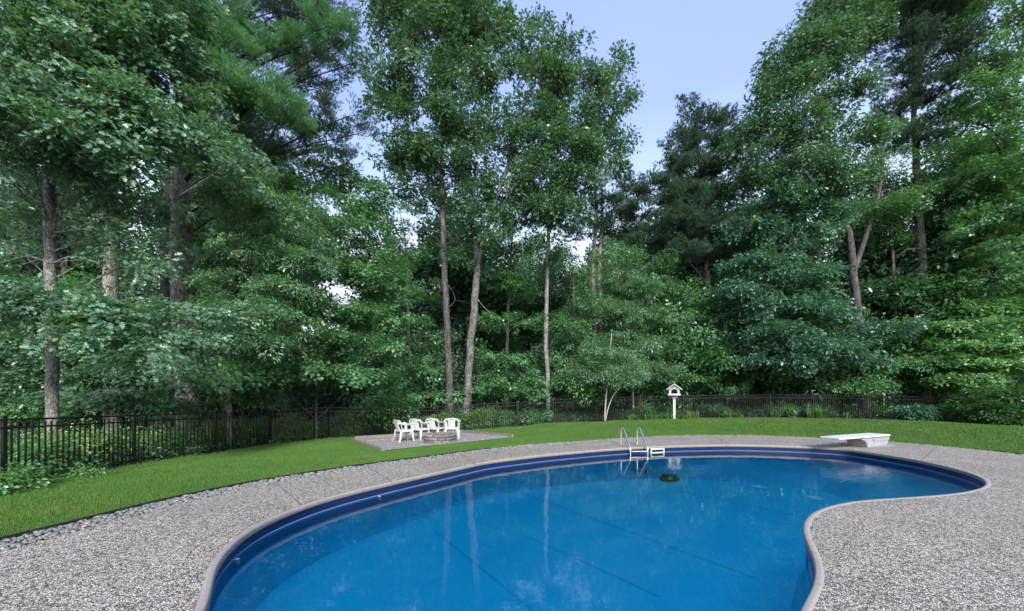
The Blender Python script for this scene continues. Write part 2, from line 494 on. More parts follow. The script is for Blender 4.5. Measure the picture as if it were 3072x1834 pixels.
def obj_random_mat(name, cols, rough=0.75, bump=0.004, scale=30, nscale=14):
    """stone colour picked per object or per piece (attribute shade), with grain"""
    m, t, b = new_mat(name)
    N, L = t.nodes, t.links
    oi = N.new('ShaderNodeObjectInfo')
    at = N.new('ShaderNodeAttribute'); at.attribute_name = 'shade'
    ad = N.new('ShaderNodeMath'); ad.operation = 'ADD'; L.new(oi.outputs['Random'], ad.inputs[0]); L.new(at.outputs['Fac'], ad.inputs[1])
    fr = N.new('ShaderNodeMath'); fr.operation = 'FRACT'; L.new(ad.outputs[0], fr.inputs[0])
    cr = N.new('ShaderNodeValToRGB'); cr.color_ramp.interpolation = 'CONSTANT'
    el = cr.color_ramp.elements
    el[0].color = (*cols[0], 1); el[1].position = 1 / len(cols); el[1].color = (*cols[1], 1)
    for i, c in enumerate(cols[2:], 2):
        e = el.new(i / len(cols)); e.color = (*c, 1)
    L.new(fr.outputs[0], cr.inputs[0])
    g = N.new('ShaderNodeNewGeometry')
    n = N.new('ShaderNodeTexNoise'); n.inputs['Scale'].default_value = nscale; n.inputs['Detail'].default_value = 7
    n.inputs['Roughness'].default_value = 0.7
    L.new(g.outputs['Position'], n.inputs['Vector'])
    r = N.new('ShaderNodeMapRange'); r.inputs['From Min'].default_value = 0.25; r.inputs['From Max'].default_value = 0.75
    r.inputs['To Min'].default_value = 0.6; r.inputs['To Max'].default_value = 1.35
    L.new(n.outputs['Fac'], r.inputs['Value'])
    mu = N.new('ShaderNodeVectorMath'); mu.operation = 'SCALE'; L.new(cr.outputs[0], mu.inputs[0]); L.new(r.outputs[0], mu.inputs['Scale'])
    L.new(mu.outputs[0], b.inputs['Base Color'])
    b.inputs['Roughness'].default_value = rough
    bp = N.new('ShaderNodeBump'); bp.inputs['Distance'].default_value = bump
    n2 = N.new('ShaderNodeTexNoise'); n2.inputs['Scale'].default_value = scale; n2.inputs['Detail'].default_value = 5
    L.new(g.outputs['Position'], n2.inputs['Vector'])
    L.new(n2.outputs['Fac'], bp.inputs['Height']); L.new(bp.outputs[0], b.inputs['Normal'])
    return m


M['river_stone'] = obj_random_mat('river_stone', [(0.19, 0.185, 0.18), (0.23, 0.225, 0.215), (0.16, 0.16, 0.16), (0.26, 0.25, 0.24), (0.20, 0.195, 0.19),
                                                  (0.21, 0.205, 0.20), (0.27, 0.21, 0.195), (0.22, 0.215, 0.21), (0.175, 0.175, 0.17), (0.29, 0.28, 0.265), (0.19, 0.19, 0.185)])
M['pit_block'] = obj_random_mat('pit_block', [(0.13, 0.13, 0.135), (0.20, 0.19, 0.18), (0.24, 0.19, 0.155), (0.16, 0.155, 0.155), (0.27, 0.225, 0.19)], bump=0.012, scale=22)


def grass_mat(name, c1, c2, c3):
    m, t, b = new_mat(name)
    N, L = t.nodes, t.links
    g = N.new('ShaderNodeNewGeometry')
    n1 = N.new('ShaderNodeTexNoise'); n1.inputs['Scale'].default_value = 0.7; n1.inputs['Detail'].default_value = 6
    n1.inputs['Roughness'].default_value = 0.65
    L.new(g.outputs['Position'], n1.inputs['Vector'])
    at = N.new('ShaderNodeAttribute'); at.attribute_name = 'shade'
    mix = N.new('ShaderNodeMix'); mix.data_type = 'RGBA'
    r = N.new('ShaderNodeMapRange'); r.inputs['From Min'].default_value = 0.35; r.inputs['From Max'].default_value = 0.65
    L.new(n1.outputs['Fac'], r.inputs['Value']); L.new(r.outputs[0], mix.inputs[0])
    mix.inputs[6].default_value = (*c1, 1); mix.inputs[7].default_value = (*c2, 1)
    m2 = N.new('ShaderNodeMix'); m2.data_type = 'RGBA'
    pw = N.new('ShaderNodeMath'); pw.operation = 'MULTIPLY'; pw.inputs[1].default_value = 0.6
    L.new(at.outputs['Fac'], pw.inputs[0]); L.new(pw.outputs[0], m2.inputs[0])
    L.new(mix.outputs[2], m2.inputs[6]); m2.inputs[7].default_value = (*c3, 1)
    L.new(m2.outputs[2], b.inputs['Base Color'])
    b.inputs['Roughness'].default_value = 0.6
    b.inputs['Specular IOR Level'].default_value = 0.3
    return m


M['lawn'] = grass_mat('lawn_turf', (0.035, 0.085, 0.012), (0.05, 0.11, 0.012), (0.05, 0.11, 0.015))
M['grass'] = grass_mat('grass_blade', (0.034, 0.125, 0.022), (0.080, 0.155, 0.022), (0.16, 0.28, 0.055))

# ------------------------------------------------------------------ plan curves
POOL_FAR_PX = [(638, 1834), (629, 1803), (628, 1764), (636, 1735), (654, 1696), (679, 1663), (719, 1627), (773, 1588), (852, 1552), (942, 1518),
               (1032, 1491), (1176, 1456.5), (1320, 1424), (1461, 1392), (1622, 1372), (1783, 1357), (1895, 1349), (2030, 1343), (2185, 1340),
               (2300, 1342), (2418, 1346), (2536, 1353), (2634, 1368), (2733, 1384), (2811, 1401), (2890, 1421), (2937, 1439), (2961, 1452)]
POOL_NEAR_PX = [(2961, 1459), (2937, 1468), (2890, 1479), (2811, 1487), (2693, 1495), (2575, 1502), (2497, 1515.6), (2449, 1531), (2422, 1551),
                (2410, 1572.6), (2409, 1592), (2418, 1620), (2434, 1647), (2449, 1679), (2455, 1702), (2456.6, 1734), (2449, 1757), (2434, 1789),
                (2414, 1812), (2394, 1834)]
raw = [G(x, y, -0.06).xy for x, y in POOL_FAR_PX] + [G(x, y, 0).xy for x, y in POOL_NEAR_PX]
raw += [Vector(p) for p in ((1.55, 2.05), (1.15, 1.65), (0.6, 1.38), (0.0, 1.25), (-0.7, 1.3), (-1.3, 1.5), (-1.75, 1.85), (-2.0, 2.25))]


def resample(pts, step, closed=True, it=2):
    P = np.array([(p[0], p[1]) for p in pts], float)

    def one(P, step):
        Q = np.vstack([P, P[:1]]) if closed else P
        seg = np.linalg.norm(np.diff(Q, axis=0), axis=1)
        s = np.concatenate([[0], np.cumsum(seg)])
        n = max(8, int(round(s[-1] / step)))
        tt = np.linspace(0, s[-1], n, endpoint=not closed)
        return np.stack([np.interp(tt, s, Q[:, 0]), np.interp(tt, s, Q[:, 1])], 1)
    P = one(P, step)
    for _ in range(it):
        if closed:
            P = 0.25 * np.roll(P, 1, 0) + 0.5 * P + 0.25 * np.roll(P, -1, 0)
        else:
            P[1:-1] = 0.25 * P[:-2] + 0.5 * P[1:-1] + 0.25 * P[2:]
    return P


def offset(P, d, closed=True):
    """positive d: to the right hand side of the walking direction"""
    if closed:
        t = np.roll(P, -1, 0) - np.roll(P, 1, 0)
    else:
        t = np.gradient(P, axis=0)
    t /= np.linalg.norm(t, axis=1)[:, None]
    nrm = np.stack([t[:, 1], -t[:, 0]], 1)
    return P + nrm * (d if np.isscalar(d) else np.asarray(d)[:, None])


def area(P):
    x, y = P[:, 0], P[:, 1]
    return 0.5 * np.sum(x * np.roll(y, -1) - y * np.roll(x, -1))


pool = resample(raw, 0.12, it=10)
if area(pool) > 0: pool = pool[::-1]          # clockwise -> right side is inside, so outward = -d

DECK_PX = [(0, 1657.6), (100, 1628), (185, 1605.7), (300, 1580), (400, 1550), (500, 1524), (600, 1498), (696, 1476), (816, 1451), (924, 1433),
           (1032, 1415), (1140, 1398), (1248, 1384.6), (1400, 1363), (1461, 1354), (1622, 1336), (1783, 1325), (1850, 1319), (1991, 1310),
           (2112, 1307), (2273, 1307), (2434, 1313), (2560, 1319), (2663, 1326), (2750, 1333), (2811, 1339), (2969, 1353), (3072, 1366)]
dk = [Vector((-5.6, -3.0)), Vector((-5.4, -1)), Vector((-5.2, 1.2))] + [G(x, y, 0).xy for x, y in DECK_PX] + \
     [Vector(p) for p in ((13.2, 7.5), (13.6, 5), (13.8, 2), (13.8, -3.0))]
deck_edge = resample(dk, 0.2, closed=False, it=6)
if deck_edge[0][0] > deck_edge[-1][0]: deck_edge = deck_edge[::-1]
n_de = len(deck_edge)
ys = deck_edge[:, 1]
strip_w = np.interp(np.arange(n_de) / n_de, [0, 0.18, 0.45, 0.62, 0.8, 1.0], [0.50, 0.50, 0.36, 0.22, 0.16, 0.14])
stone_edge = offset(deck_edge, -strip_w, closed=False)      # left of the walking direction = outward

FENCE_PD = [(-420, 4.9), (12, 6.58), (402, 9.19), (646, 11.37), (811, 13.2), (985, 14.7), (1163, 15.97), (1314, 16.9), (1453, 17.9), (1491, 18.2),
            (1555, 18.5), (1660, 19.3)]
fence_pts = [Vector(((px - CX) * d / F, d)) for px, d in FENCE_PD]
tail = [(1790, 19.9), (1920, 20.35), (2050, 20.7), (2180, 20.85), (2310, 20.85), (2440, 20.7), (2575, 20.4), (2710, 20.1), (2850, 19.7), (3000, 19.2), (3160, 18.7)]
fence_pts += [Vector(((px - CX) * d / F, d)) for px, d in tail]

LAWN_PX = [(1700, 1268, 0.08), (1750, 1267, 0.12), (1870, 1262, 0.18), (1991, 1259, 0.22), (2112, 1256, 0.27), (2230, 1255, 0.29), (2353, 1255, 0.30), (2500, 1257, 0.28),
           (2635, 1260, 0.25), (2750, 1264, 0.21), (2900, 1269, 0.16), (3072, 1277, 0.10), (3400, 1295, 0.05)]
lawn_back = [G(*p) for p in LAWN_PX]

ctrl = [(-9.2, 4, -.17), (-9.1, 6.6, -.19), (-9.4, 9.2, -.25), (-9.2, 11.4, -.28), (-8.6, 13.2, -.27), (-5.4, 16, -.27), (-3.5, 16.8, -.26), (-1.35, 17.9, -.14),
        (-.4, 18.4, -.09), (2.2, 19.4, .05), (-6, 13.7, -.2), (-3.8, 10.9, -.18), (-2.3, 16.6, -.2), (0, 14.4, -.14), (-3, 13.2, -.2), (-1.5, 14, -.19), (-4.5, 12, -.2),
        (-13, 12, -.35), (-20, 20, -.5), (0, 30, 0), (20, 32, .5), (-18, 5, -.4), (30, 20, .3), (24, 10, 0.0)]
ctrl += [(p.x, p.y, p.z) for p in lawn_back]
ctrl += [(p.x + 0.3, p.y + 1.5, p.z + 0.03) for p in lawn_back]
for i in range(0, n_de, 4):
    ctrl.append((deck_edge[i][0], deck_edge[i][1], -0.035))
ctrl = np.array(ctrl)


def zl(x, y):
    x = np.atleast_1d(np.asarray(x, float)); y = np.atleast_1d(np.asarray(y, float))
    outz = np.empty(len(x))
    for s in range(0, len(x), 20000):
        xs = x[s:s + 20000, None]; yy = y[s:s + 20000, None]
        d2 = (xs - ctrl[None, :, 0]) ** 2 + (yy - ctrl[None, :, 1]) ** 2 + 0.05
        wt = d2 ** -1.5
        outz[s:s + 20000] = (wt * ctrl[None, :, 2]).sum(1) / wt.sum(1)
    return outz


def zg(x, y):
    return float(zl([x], [y])[0])


def inside(P, pts):
    """vectorised point in polygon; P (n,2) polygon, pts (m,2)"""
    x, y = pts[:, 0], pts[:, 1]
    c = np.zeros(len(pts), bool)
    n = len(P)
    j = n - 1
    for i in range(n):
        xi, yi = P[i]; xj, yj = P[j]
        if yi != yj:
            k = ((yi > y) != (yj > y)) & (x < (xj - xi) * (y - yi) / (yj - yi) + xi)
            c ^= k
        j = i
    return c


def region(outer, holes, extra, zfun):
    """triangulated sheet between outer loop and holes with interior points"""
    pts = [Vector((p[0], p[1])) for p in outer]
    edges = [(i, (i + 1) % len(outer)) for i in range(len(outer))]
    for h in holes:
        b = len(pts)
        pts += [Vector((p[0], p[1])) for p in h]
        edges += [(b + i, b + (i + 1) % len(h)) for i in range(len(h))]
    pts += [Vector((p[0], p[1])) for p in extra]
    vs, _e, fs, *_ = delaunay_2d_cdt(pts, edges, [], 0, 1e-6)
    V = np.array([(v.x, v.y) for v in vs])
    Fc = np.array([f for f in fs if len(f) == 3])
    cen = V[Fc].mean(1)
    ok = inside(np.array([(p[0], p[1]) for p in outer]), cen)
    for h in holes:
        ok &= ~inside(np.array([(p[0], p[1]) for p in h]), cen)
    Fc = Fc[ok]
    a, b_, c_ = V[Fc[:, 0]], V[Fc[:, 1]], V[Fc[:, 2]]
    cr = (b_[:, 0] - a[:, 0]) * (c_[:, 1] - a[:, 1]) - (b_[:, 1] - a[:, 1]) * (c_[:, 0] - a[:, 0])
    Fc[cr < 0] = Fc[cr < 0][:, ::-1]
    z = zfun(V[:, 0], V[:, 1])
    return np.column_stack([V, z]), Fc.ravel()


def grid_pts(x0, x1, y0, y1, st, jit=0.2):
    gx, gy = np.meshgrid(np.arange(x0, x1, st), np.arange(y0, y1, st))
    p = np.column_stack([gx.ravel(), gy.ravel()])
    return p + rng.uniform(-jit * st, jit * st, p.shape)


# ------------------------------------------------------------------ terrain
lawn_loop = [tuple(p) for p in stone_edge]
lf = [fence_pts[i] for i in range(0, 12)]
ftop = []
for i, p in enumerate(lf):
    ftop.append((p.x + (0.12 if i < 5 else 0.02), p.y - (0.02 if i < 5 else 0.12)))
lawn_outer = lawn_loop[::-1] + [(-9.3, -3.0)] + [(-9.05, 2.0)] + ftop + [(p.x, p.y) for p in lawn_back] + [(30, 8), (30, -3)]
lawn_outer = np.array(lawn_outer)
deck_hole = np.vstack([stone_edge, [(13.9, -3.2), (-5.6, -3.2)]])
ex = grid_pts(-9.5, 30, -2.8, 20.5, 0.55)
ex = ex[inside(lawn_outer, ex)]
V, Fc = region(lawn_outer, [], ex, zl)
tag(link('lawn', np_mesh('lawn', V, Fc, 3, M['lawn'], smooth=True)), 'mown green lawn around the pool deck', kind='structure')

gx = np.unique(np.concatenate([np.linspace(-600, -40, 12), np.linspace(-40, 45, 60), np.linspace(45, 600, 12)]))
gy = np.unique(np.concatenate([np.linspace(-200, -6, 6), np.linspace(-6, 45, 46), np.linspace(45, 700, 14)]))
ex = np.array([(a, b) for a in gx for b in gy]) + rng.uniform(-0.05, 0.05, (len(gx) * len(gy), 2))
hole = np.vstack([deck_edge, [(13.8, -3.1), (-5.6, -3.1)]])
ex = ex[~inside(hole, ex) & (np.abs(ex[:, 0]) < 590) & (ex[:, 1] < 690) & (ex[:, 1] > -195)]
V, Fc = region(np.array([(-600, -200), (600, -200), (600, 700), (-600, 700)]), [hole], ex, lambda x, y: zl(x, y) - 0.035)
tag(link('forest_floor', np_mesh('forest_floor', V, Fc, 3, M['soil'], smooth=True)), 'dark leaf litter under the trees', kind='structure')

# ------------------------------------------------------------------ deck
cop_out = offset(pool, -0.048)
deck_outer = np.vstack([deck_edge, [(13.8, -3.1), (-5.6, -3.1)]])
V, Fc = region(deck_outer, [cop_out], grid_pts(-5.5, 13.8, -3, 14, 0.8)[:0], lambda x, y: x * 0)
deck = link('pool_deck', np_mesh('pool_deck', V, Fc, 3, M['deck']))
tag(deck, 'speckled exposed aggregate deck around the pool', kind='structure')
m = MB()
for i in range(n_de - 1):
    a, b_ = deck_edge[i], deck_edge[i + 1]
    m.add([(a[0], a[1], 0), (b_[0], b_[1], 0), (b_[0], b_[1], -0.12), (a[0], a[1], -0.12)], [(0, 1, 2, 3)])
m.build('deck_edge', M['coping'], deck)
for a, b_ in (((2140, 1308), (2188, 1335)), ((2466, 1318), (2410, 1340)), ((2811, 1342), (2760, 1384)), ((1112, 1406), (1176, 1447)), ((830, 1452), (905, 1516)), ((1690, 1330), (1755, 1354)),
              ((1390, 1366), (1428, 1396))):
    p, q = G(*a), G(*b_)
    dv = (q - p).normalized(); nn = Vector((-dv.y, dv.x, 0)) * 0.006
    MB().add([p + nn, p - nn, q - nn, q + nn], [(0, 1, 2, 3)]).build('expansion_joint', M['joint'], deck).location.z = 0.003

# ------------------------------------------------------------------ swimming pool
ZW = -0.185
pc = pool.mean(0)
sp = thing('swimming_pool', 'kidney shaped pool with navy banded liner and bright blue floor', 'swimming pool', (pc[0], pc[1], 0))
npool = len(pool)
X, Y = pool[:, 0], pool[:, 1]


def zfloor(x, y):
    return -0.72 - 0.26 * np.clip((np.asarray(x) + 1) / 7.5, 0, 1) - 0.12 * np.clip((7 - np.asarray(y)) / 5, 0, 1)


# the floor starts further in at the deep end
far_side = (Y > 6.0) & (X > 4.5)
ins = np.where(Y > 5.0, np.clip((X - 4.8) / 3.6, 0, 1) * 1.25, 0) + 0.12
nearr = (X > 7.0) & (Y < 6.6)
ins = np.where(nearr, 0.8, ins)
for _ in range(30):
    ins = 0.25 * np.roll(ins, 1) + 0.5 * ins + 0.25 * np.roll(ins, -1)
floor_loop = offset(pool, ins)


def ring_loft(rings, name, mat, parent, smooth=True):
    m = MB()
    n = len(rings[0])
    for r in range(len(rings) - 1):
        a, b_ = rings[r], rings[r + 1]
        vs = list(a) + list(b_)
        m.add(vs, [(i, (i + 1) % n, n + (i + 1) % n, n + i) for i in range(n)])
    return m.build(name, mat, parent, smooth)


def ring(P, z):
    zz = z if not np.isscalar(z) else np.full(len(P), z)
    return [(p[0], p[1], zc) for p, zc in zip(P, zz)]


wl = offset(pool, -0.012)
ring_loft([ring(wl, -0.03), ring(wl, -0.165)], 'liner_border', M['navy'], sp)
ring_loft([ring(wl, -0.165), ring(offset(pool, -0.008), -0.167), ring(offset(pool, -0.008), -0.178), ring(wl, -0.18)], 'waterline_stripe', M['pale_blue'], sp)
ring_loft([ring(wl, -0.18), ring(wl, -0.34)], 'liner_band', M['liner_band'], sp)
ring_loft([ring(wl, -0.34), ring(wl, -0.42), ring(offset(pool, ins * 0.25), -0.58), ring(offset(pool, ins * 0.6), -0.68), ring(floor_loop, zfloor(floor_loop[:, 0], floor_loop[:, 1]))], 'pool_wall', M['liner_wall'], sp)
V, Fc = region(floor_loop, [], grid_pts(-3, 9, 1, 12, 0.5)[inside(floor_loop, grid_pts(-3, 9, 1, 12, 0.5) * 1.0)] if False else
               (lambda g: g[inside(offset(floor_loop, 0.1), g)])(grid_pts(-3, 9, 1, 12, 0.5)), zfloor)
V = V - np.array([pc[0], pc[1], 0])
link('pool_floor', np_mesh('pool_floor', V, Fc, 3, M['pool_floor'], smooth=True), sp)
# seams in the liner
for a, b_ in (((1541, 1473), (2265, 1734)), ((1560, 1600), (1980, 1790)), ((1300, 1590), (1602, 1834)), ((1950, 1455), (2450, 1560))):
    def hit(px, py):
        z = -0.8
        for _ in range(8):
            p = G(px, py, z); z = float(zfloor(p.x, p.y))
        return G(px, py, z)
    p, q = hit(*a), hit(*b_)
    m = MB(); N_ = 14
    dv = (q - p).normalized(); nn = Vector((-dv.y, dv.x, 0)) * 0.018
    for i in range(N_):
        a0 = p.lerp(q, i / N_); a1 = p.lerp(q, (i + 1) / N_)
        vs = []
        for u in (a0 + nn, a0 - nn, a1 - nn, a1 + nn):
            vs.append((u.x, u.y, float(zfloor(u.x, u.y)) + 0.005))
        m.add(vs, [(0, 1, 2, 3)])
    m.build('liner_seam', M['seam'], sp)
# coping: rounded stone segments
prof = [(0.0, -0.066), (0.010, -0.062), (0.012, -0.014), (0.007, 0.002), (-0.004, 0.004), (-0.02, 0.004), (-0.048, 0.002), (-0.048, -0.066)]
seglen = 17
i0 = 0
while i0 < npool:
    i1 = min(i0 + seglen, npool)
    if npool - i1 < 6: i1 = npool
    idx = [i % npool for i in range(i0, i1 + 1)]
    m = MB()
    rings = [offset(pool, pr[0])[idx] for pr in prof]
    nn_ = len(idx); k = len(prof)
    sec = []
    for q in range(nn_):
        for r_ in range(k):
            p = rings[r_][q]
            sec.append([p[0], p[1], prof[r_][1]])
    sec = np.array(sec).reshape(nn_, k, 3)
    d0 = (sec[1] - sec[0]); d0 *= 0.003 / np.linalg.norm(d0[0]); sec[0] += d0
    d1 = (sec[-2] - sec[-1]); d1 *= 0.003 / np.linalg.norm(d1[0]); sec[-1] += d1
    fs = []
    for q in range(nn_ - 1):
        for r_ in range(k):
            a = q * k + r_; b_ = q * k + (r_ + 1) % k
            fs.append((a, b_, b_ + k, a + k))
    m.add(sec.reshape(-1, 3), fs)
    m.add(sec[0], [tuple(range(k))]); m.add(sec[-1], [tuple(range(k - 1, -1, -1))])
    m.build('coping_stone', M['coping'], sp, smooth=True)
    i0 = i1

V, Fc = region(offset(pool, -0.012), [], (lambda g: g[inside(offset(pool, 0.1), g)])(grid_pts(-3, 9, 1, 12, 0.6)), lambda x, y: x * 0 + ZW)
wtr = link('pool_water', np_mesh('pool_water', V, Fc, 3, M['water'], smooth=True))
tag(wtr, 'calm blue water in the pool', kind='structure')


def disc(c, r, h, name, mat, parent, n=20, ry=None):
    m = MB()
    ry = ry or r
    m.prism([(c[0] + r * math.cos(2 * math.pi * i / n), c[1] + ry * math.sin(2 * math.pi * i / n)) for i in range(n)], c[2], c[2] + h)
    return m.build(name, mat, parent, bevel=min(h, r) * 0.3)


for px, py in ((2280, 1463), (2445, 1497)):
    z = -0.9
    for _ in range(8):
        p = G(px, py, z); z = float(zfloor(p.x, p.y))
    disc((p.x, p.y, p.z + 0.005), 0.165, 0.02, 'drain_cover', M['drain'], sp)


def wall_frame(px, py, z):
    """point on the pool wall seen at this pixel, tangent and inward normal"""
    p = G(px, py, z)
    i = int(np.argmin((X - p.x) ** 2 + (Y - p.y) ** 2))
    t = pool[(i + 1) % npool] - pool[i - 1]; t /= np.linalg.norm(t)
    return Vector((X[i], Y[i], z)), Vector((t[0], t[1], 0)), Vector((t[1], -t[0], 0))


# skimmer mouth
c, t, nrm = wall_frame(1983, 1362, -0.18)
Mx = Matrix((t, nrm, Vector((0, 0, 1)))).transposed().to_4x4()
sk = MB()
wd, ht = 0.47, 0.25
sk.box(c + nrm * 0.012 + Vector((0, 0, ht / 2 - 0.02)), (wd, 0.03, 0.04), M=Mx)
sk.box(c + nrm * 0.012 + Vector((0, 0, -ht / 2 + 0.02)), (wd, 0.03, 0.04), M=Mx)
sk.box(c + nrm * 0.012 + t * (wd / 2 - 0.02), (0.04, 0.03, ht - 0.08), M=Mx)
sk.box(c + nrm * 0.012 - t * (wd / 2 - 0.02), (0.04, 0.03, ht - 0.08), M=Mx)
skf = sk.build('skimmer', M['white_plastic'], sp, bevel=0.004)
MB().box(c + nrm * 0.004, (wd - 0.08, 0.01, ht - 0.08), M=Mx).build('mouth_shade', M['robot_black'], skf)  # black plate stands in for the shade inside the skimmer mouth
MB().box(c + nrm * 0.018 + Vector((0, 0, 0.004)), (wd - 0.10, 0.012, 0.028), M=Mx).build('weir_flap', M['white_plastic'], skf)
# return fittings and second skimmer plate on the walls
for px, py, z, rr_ in ((1145, 1494, -0.215, 0.034), (704, 1684, -0.21, 0.03)):
    c, t, nrm = wall_frame(px, py, z)
    m = MB()
    m.tube([c + nrm * -0.01, c + nrm * 0.025, c + nrm * 0.03], [rr_, rr_, rr_ * 0.5], 14)
    m.build('return_fitting', M['white_plastic'], sp, smooth=False)
c, t, nrm = wall_frame(2452, 1725, -0.14)
Mx = Matrix((t, nrm, Vector((0, 0, 1)))).transposed().to_4x4()
MB().box(c + nrm * 0.012 + Vector((0, 0, -0.03)), (0.34, 0.03, 0.16), M=Mx).build('skimmer_plate', M['pale_blue'], sp, bevel=0.005)

# pool ladder
lad = thing('pool_ladder', 'stainless steel pool ladder with two curved handrails', 'ladder', (3.6, 10.8, 0))


def arc_pts(pts, n=6):
    """rounded polyline through control points (Catmull-Rom)"""
    P = [Vector(p) for p in pts]
    P = [P[0] * 2 - P[1]] + P + [P[-1] * 2 - P[-2]]
    o = []
    for i in range(1, len(P) - 2):
        for k in range(n):
            t = k / n
            a, b_, c_, d_ = P[i - 1], P[i], P[i + 1], P[i + 2]
            o.append(0.5 * ((2 * b_) + (c_ - a) * t + (2 * a - 5 * b_ + 4 * c_ - d_) * t * t + (3 * b_ - a - 3 * c_ + d_) * t ** 3))
    o.append(P[-2])
    return o


lbase = Vector((3.30, 11.10, 0)); ldir = Vector((0.06, -1, 0)).normalized(); lside = Vector((1, 0.06, 0)).normalized()
for k in (0, 1):
    b0 = lbase + lside * 0.50 * k
    pts = [b0 + Vector((0, 0, 0)), b0 + Vector((0, 0, 0.30)), b0 + Vector((0, 0, 0.42)) + ldir * 0.01, b0 + Vector((0, 0, 0.515)) + ldir * 0.07, b0 + Vector((0, 0, 0.53)) + ldir * 0.15,
           b0 + Vector((0, 0, 0.46)) + ldir * 0.26, b0 + Vector((0, 0, 0.22)) + ldir * 0.50, b0 + Vector((0, 0, 0.04)) + ldir * 0.68, b0 + Vector((0, 0, -0.06)) + ldir * 0.735,
           b0 + Vector((0, 0, -0.2)) + ldir * 0.74, b0 + Vector((0, 0, -0.78)) + ldir * 0.74]
    MB().tube(arc_pts(pts), 0.024, 12).build('handrail', M['steel'], lad, smooth=True)
    disc((b0.x, b0.y, 0.002), 0.045, 0.018, 'escutcheon', M['steel'], lad)
for z in (-0.10, -0.36, -0.62):
    c = lbase + lside * 0.25 + ldir * 0.735 + Vector((0, 0, z))
    MB().box(c, (0.47, 0.085, 0.028), rz=math.atan2(lside.y, lside.x)).build('tread', M['steel'] if z > -0.2 else M['fibreglass'], lad, bevel=0.008)

# diving board
dbo = Vector((8.8, 9.82, 0)); du = Vector((0.921, 0.390, 0)); dn = Vector((-0.390, 0.921, 0))
DM = Matrix((du, dn, Vector((0, 0, 1)))).transposed().to_4x4()
DM.translation = dbo
dv_ = thing('diving_board', 'short white diving board on a grey moulded stand at the pool edge', 'diving board', dbo + du * 1.8)


def dprism(poly_xz, y0, y1):
    """prism with a side profile in board coordinates"""
    n = len(poly_xz)
    vs = [DM @ Vector((p[0], y0, p[1])) for p in poly_xz] + [DM @ Vector((p[0], y1, p[1])) for p in poly_xz]
    fs = [tuple(range(n)), tuple(range(2 * n - 1, n - 1, -1))] + [(i, n + i, n + (i + 1) % n, (i + 1) % n) for i in range(n)]
    return vs, fs


m = MB()
L_, Wd = 2.62, 0.52
pl = []
for cx_, cy_, a0 in ((L_ - 0.05, Wd - 0.05, 0), (0.06, Wd - 0.06, 90), (0.06, 0.06, 180), (L_ - 0.05, 0.05, 270)):
    for k in range(5):
        a = R(a0 + k * 22.5); rr_ = 0.05
        pl.append((cx_ + rr_ * math.cos(a), cy_ + rr_ * math.sin(a)))
m.prism(pl, 0.285, 0.33, DM)
m.build('board', M['board_white'], dv_, bevel=0.008)
side = [(1.42, 0.0), (2.42, 0.0), (2.46, 0.03), (2.62, 0.235), (2.62, 0.26), (1.12, 0.26), (1.12, 0.235), (1.24, 0.21), (1.33, 0.16), (1.38, 0.10), (1.41, 0.04)]
v_, f_ = dprism(side, 0.03, Wd - 0.03)
MB().add(v_, f_).build('stand', M['fibreglass'], dv_, bevel=0.012, seg=3)
v_, f_ = dprism([(1.70, 0.165), (2.50, 0.165), (2.56, 0.245), (1.70, 0.245)], 0.012, 0.029)
MB().add(v_, f_).build('side_panel', M['fibreglass'], dv_, bevel=0.006)
v_, f_ = dprism([(1.2, 0.262), (2.6, 0.262), (2.6, 0.283), (1.2, 0.283)], 0.06, Wd - 0.06)
MB().add(v_, f_).build('spacer', M['edging'], dv_)
MB().box(DM @ Vector((2.55, 0.3, 0.004)), (0.5, 0.6, 0.02), rz=math.atan2(du.y, du.x)).build('foot_plate', M['fibreglass'], dv_)

# pool cleaner robot on the pool floor
z = -0.8
for _ in range(8):
    p = G(2008, 1444, z); z = float(zfloor(p.x, p.y))
rb = thing('pool_robot', 'black robotic pool cleaner resting on the pool floor below the skimmer', 'pool cleaner', p)
m = MB().box(p + Vector((0, 0, 0.10)), (0.36, 0.30, 0.17), rz=0.25, taper=0.85)
m.build('housing', M['robot_black'], rb, bevel=0.02, seg=2)
Rz = Matrix.Rotation(0.25, 4, 'Z')
for s in (-1, 1):
    c = p + Rz @ Vector((s * 0.19, 0, 0.07))
    pts = [c + Rz @ Vector((0, 0.17 * math.cos(a), 0.065 * math.sin(a))) for a in np.linspace(0, 2 * math.pi, 13)[:-1]]
    mm = MB(); n = 12
    vs = [q - Rz @ Vector((0.025, 0, 0)) for q in pts] + [q + Rz @ Vector((0.025, 0, 0)) for q in pts]
    mm.add(vs, [tuple(range(n)), tuple(range(2 * n - 1, n - 1, -1))] + [(i, n + i, n + (i + 1) % n, (i + 1) % n) for i in range(n)])
    mm.build('track', M['robot_black'], rb, bevel=0.006)
MB().box(p + Rz @ Vector((0.08, -0.02, 0.198)), (0.16, 0.16, 0.02), rz=0.25).build('lid', M['robot_teal'], rb, bevel=0.006)
MB().box(p + Rz @ Vector((-0.10, -0.175, 0.12)), (0.12, 0.02, 0.07), rz=0.25).build('glint_panel', M['white_plastic'], rb, bevel=0.004)  # white panel added as a glint on the black housing
MB().tube([p + Rz @ Vector((-0.13, 0, 0.16)), p + Rz @ Vector((-0.10, 0, 0.22)), p + Rz @ Vector((0.10, 0, 0.22)), p + Rz @ Vector((0.13, 0, 0.16))], 0.014, 8).build('handle', M['white_plastic'], rb, smooth=True)  # handle coloured white so that it reads as a glint

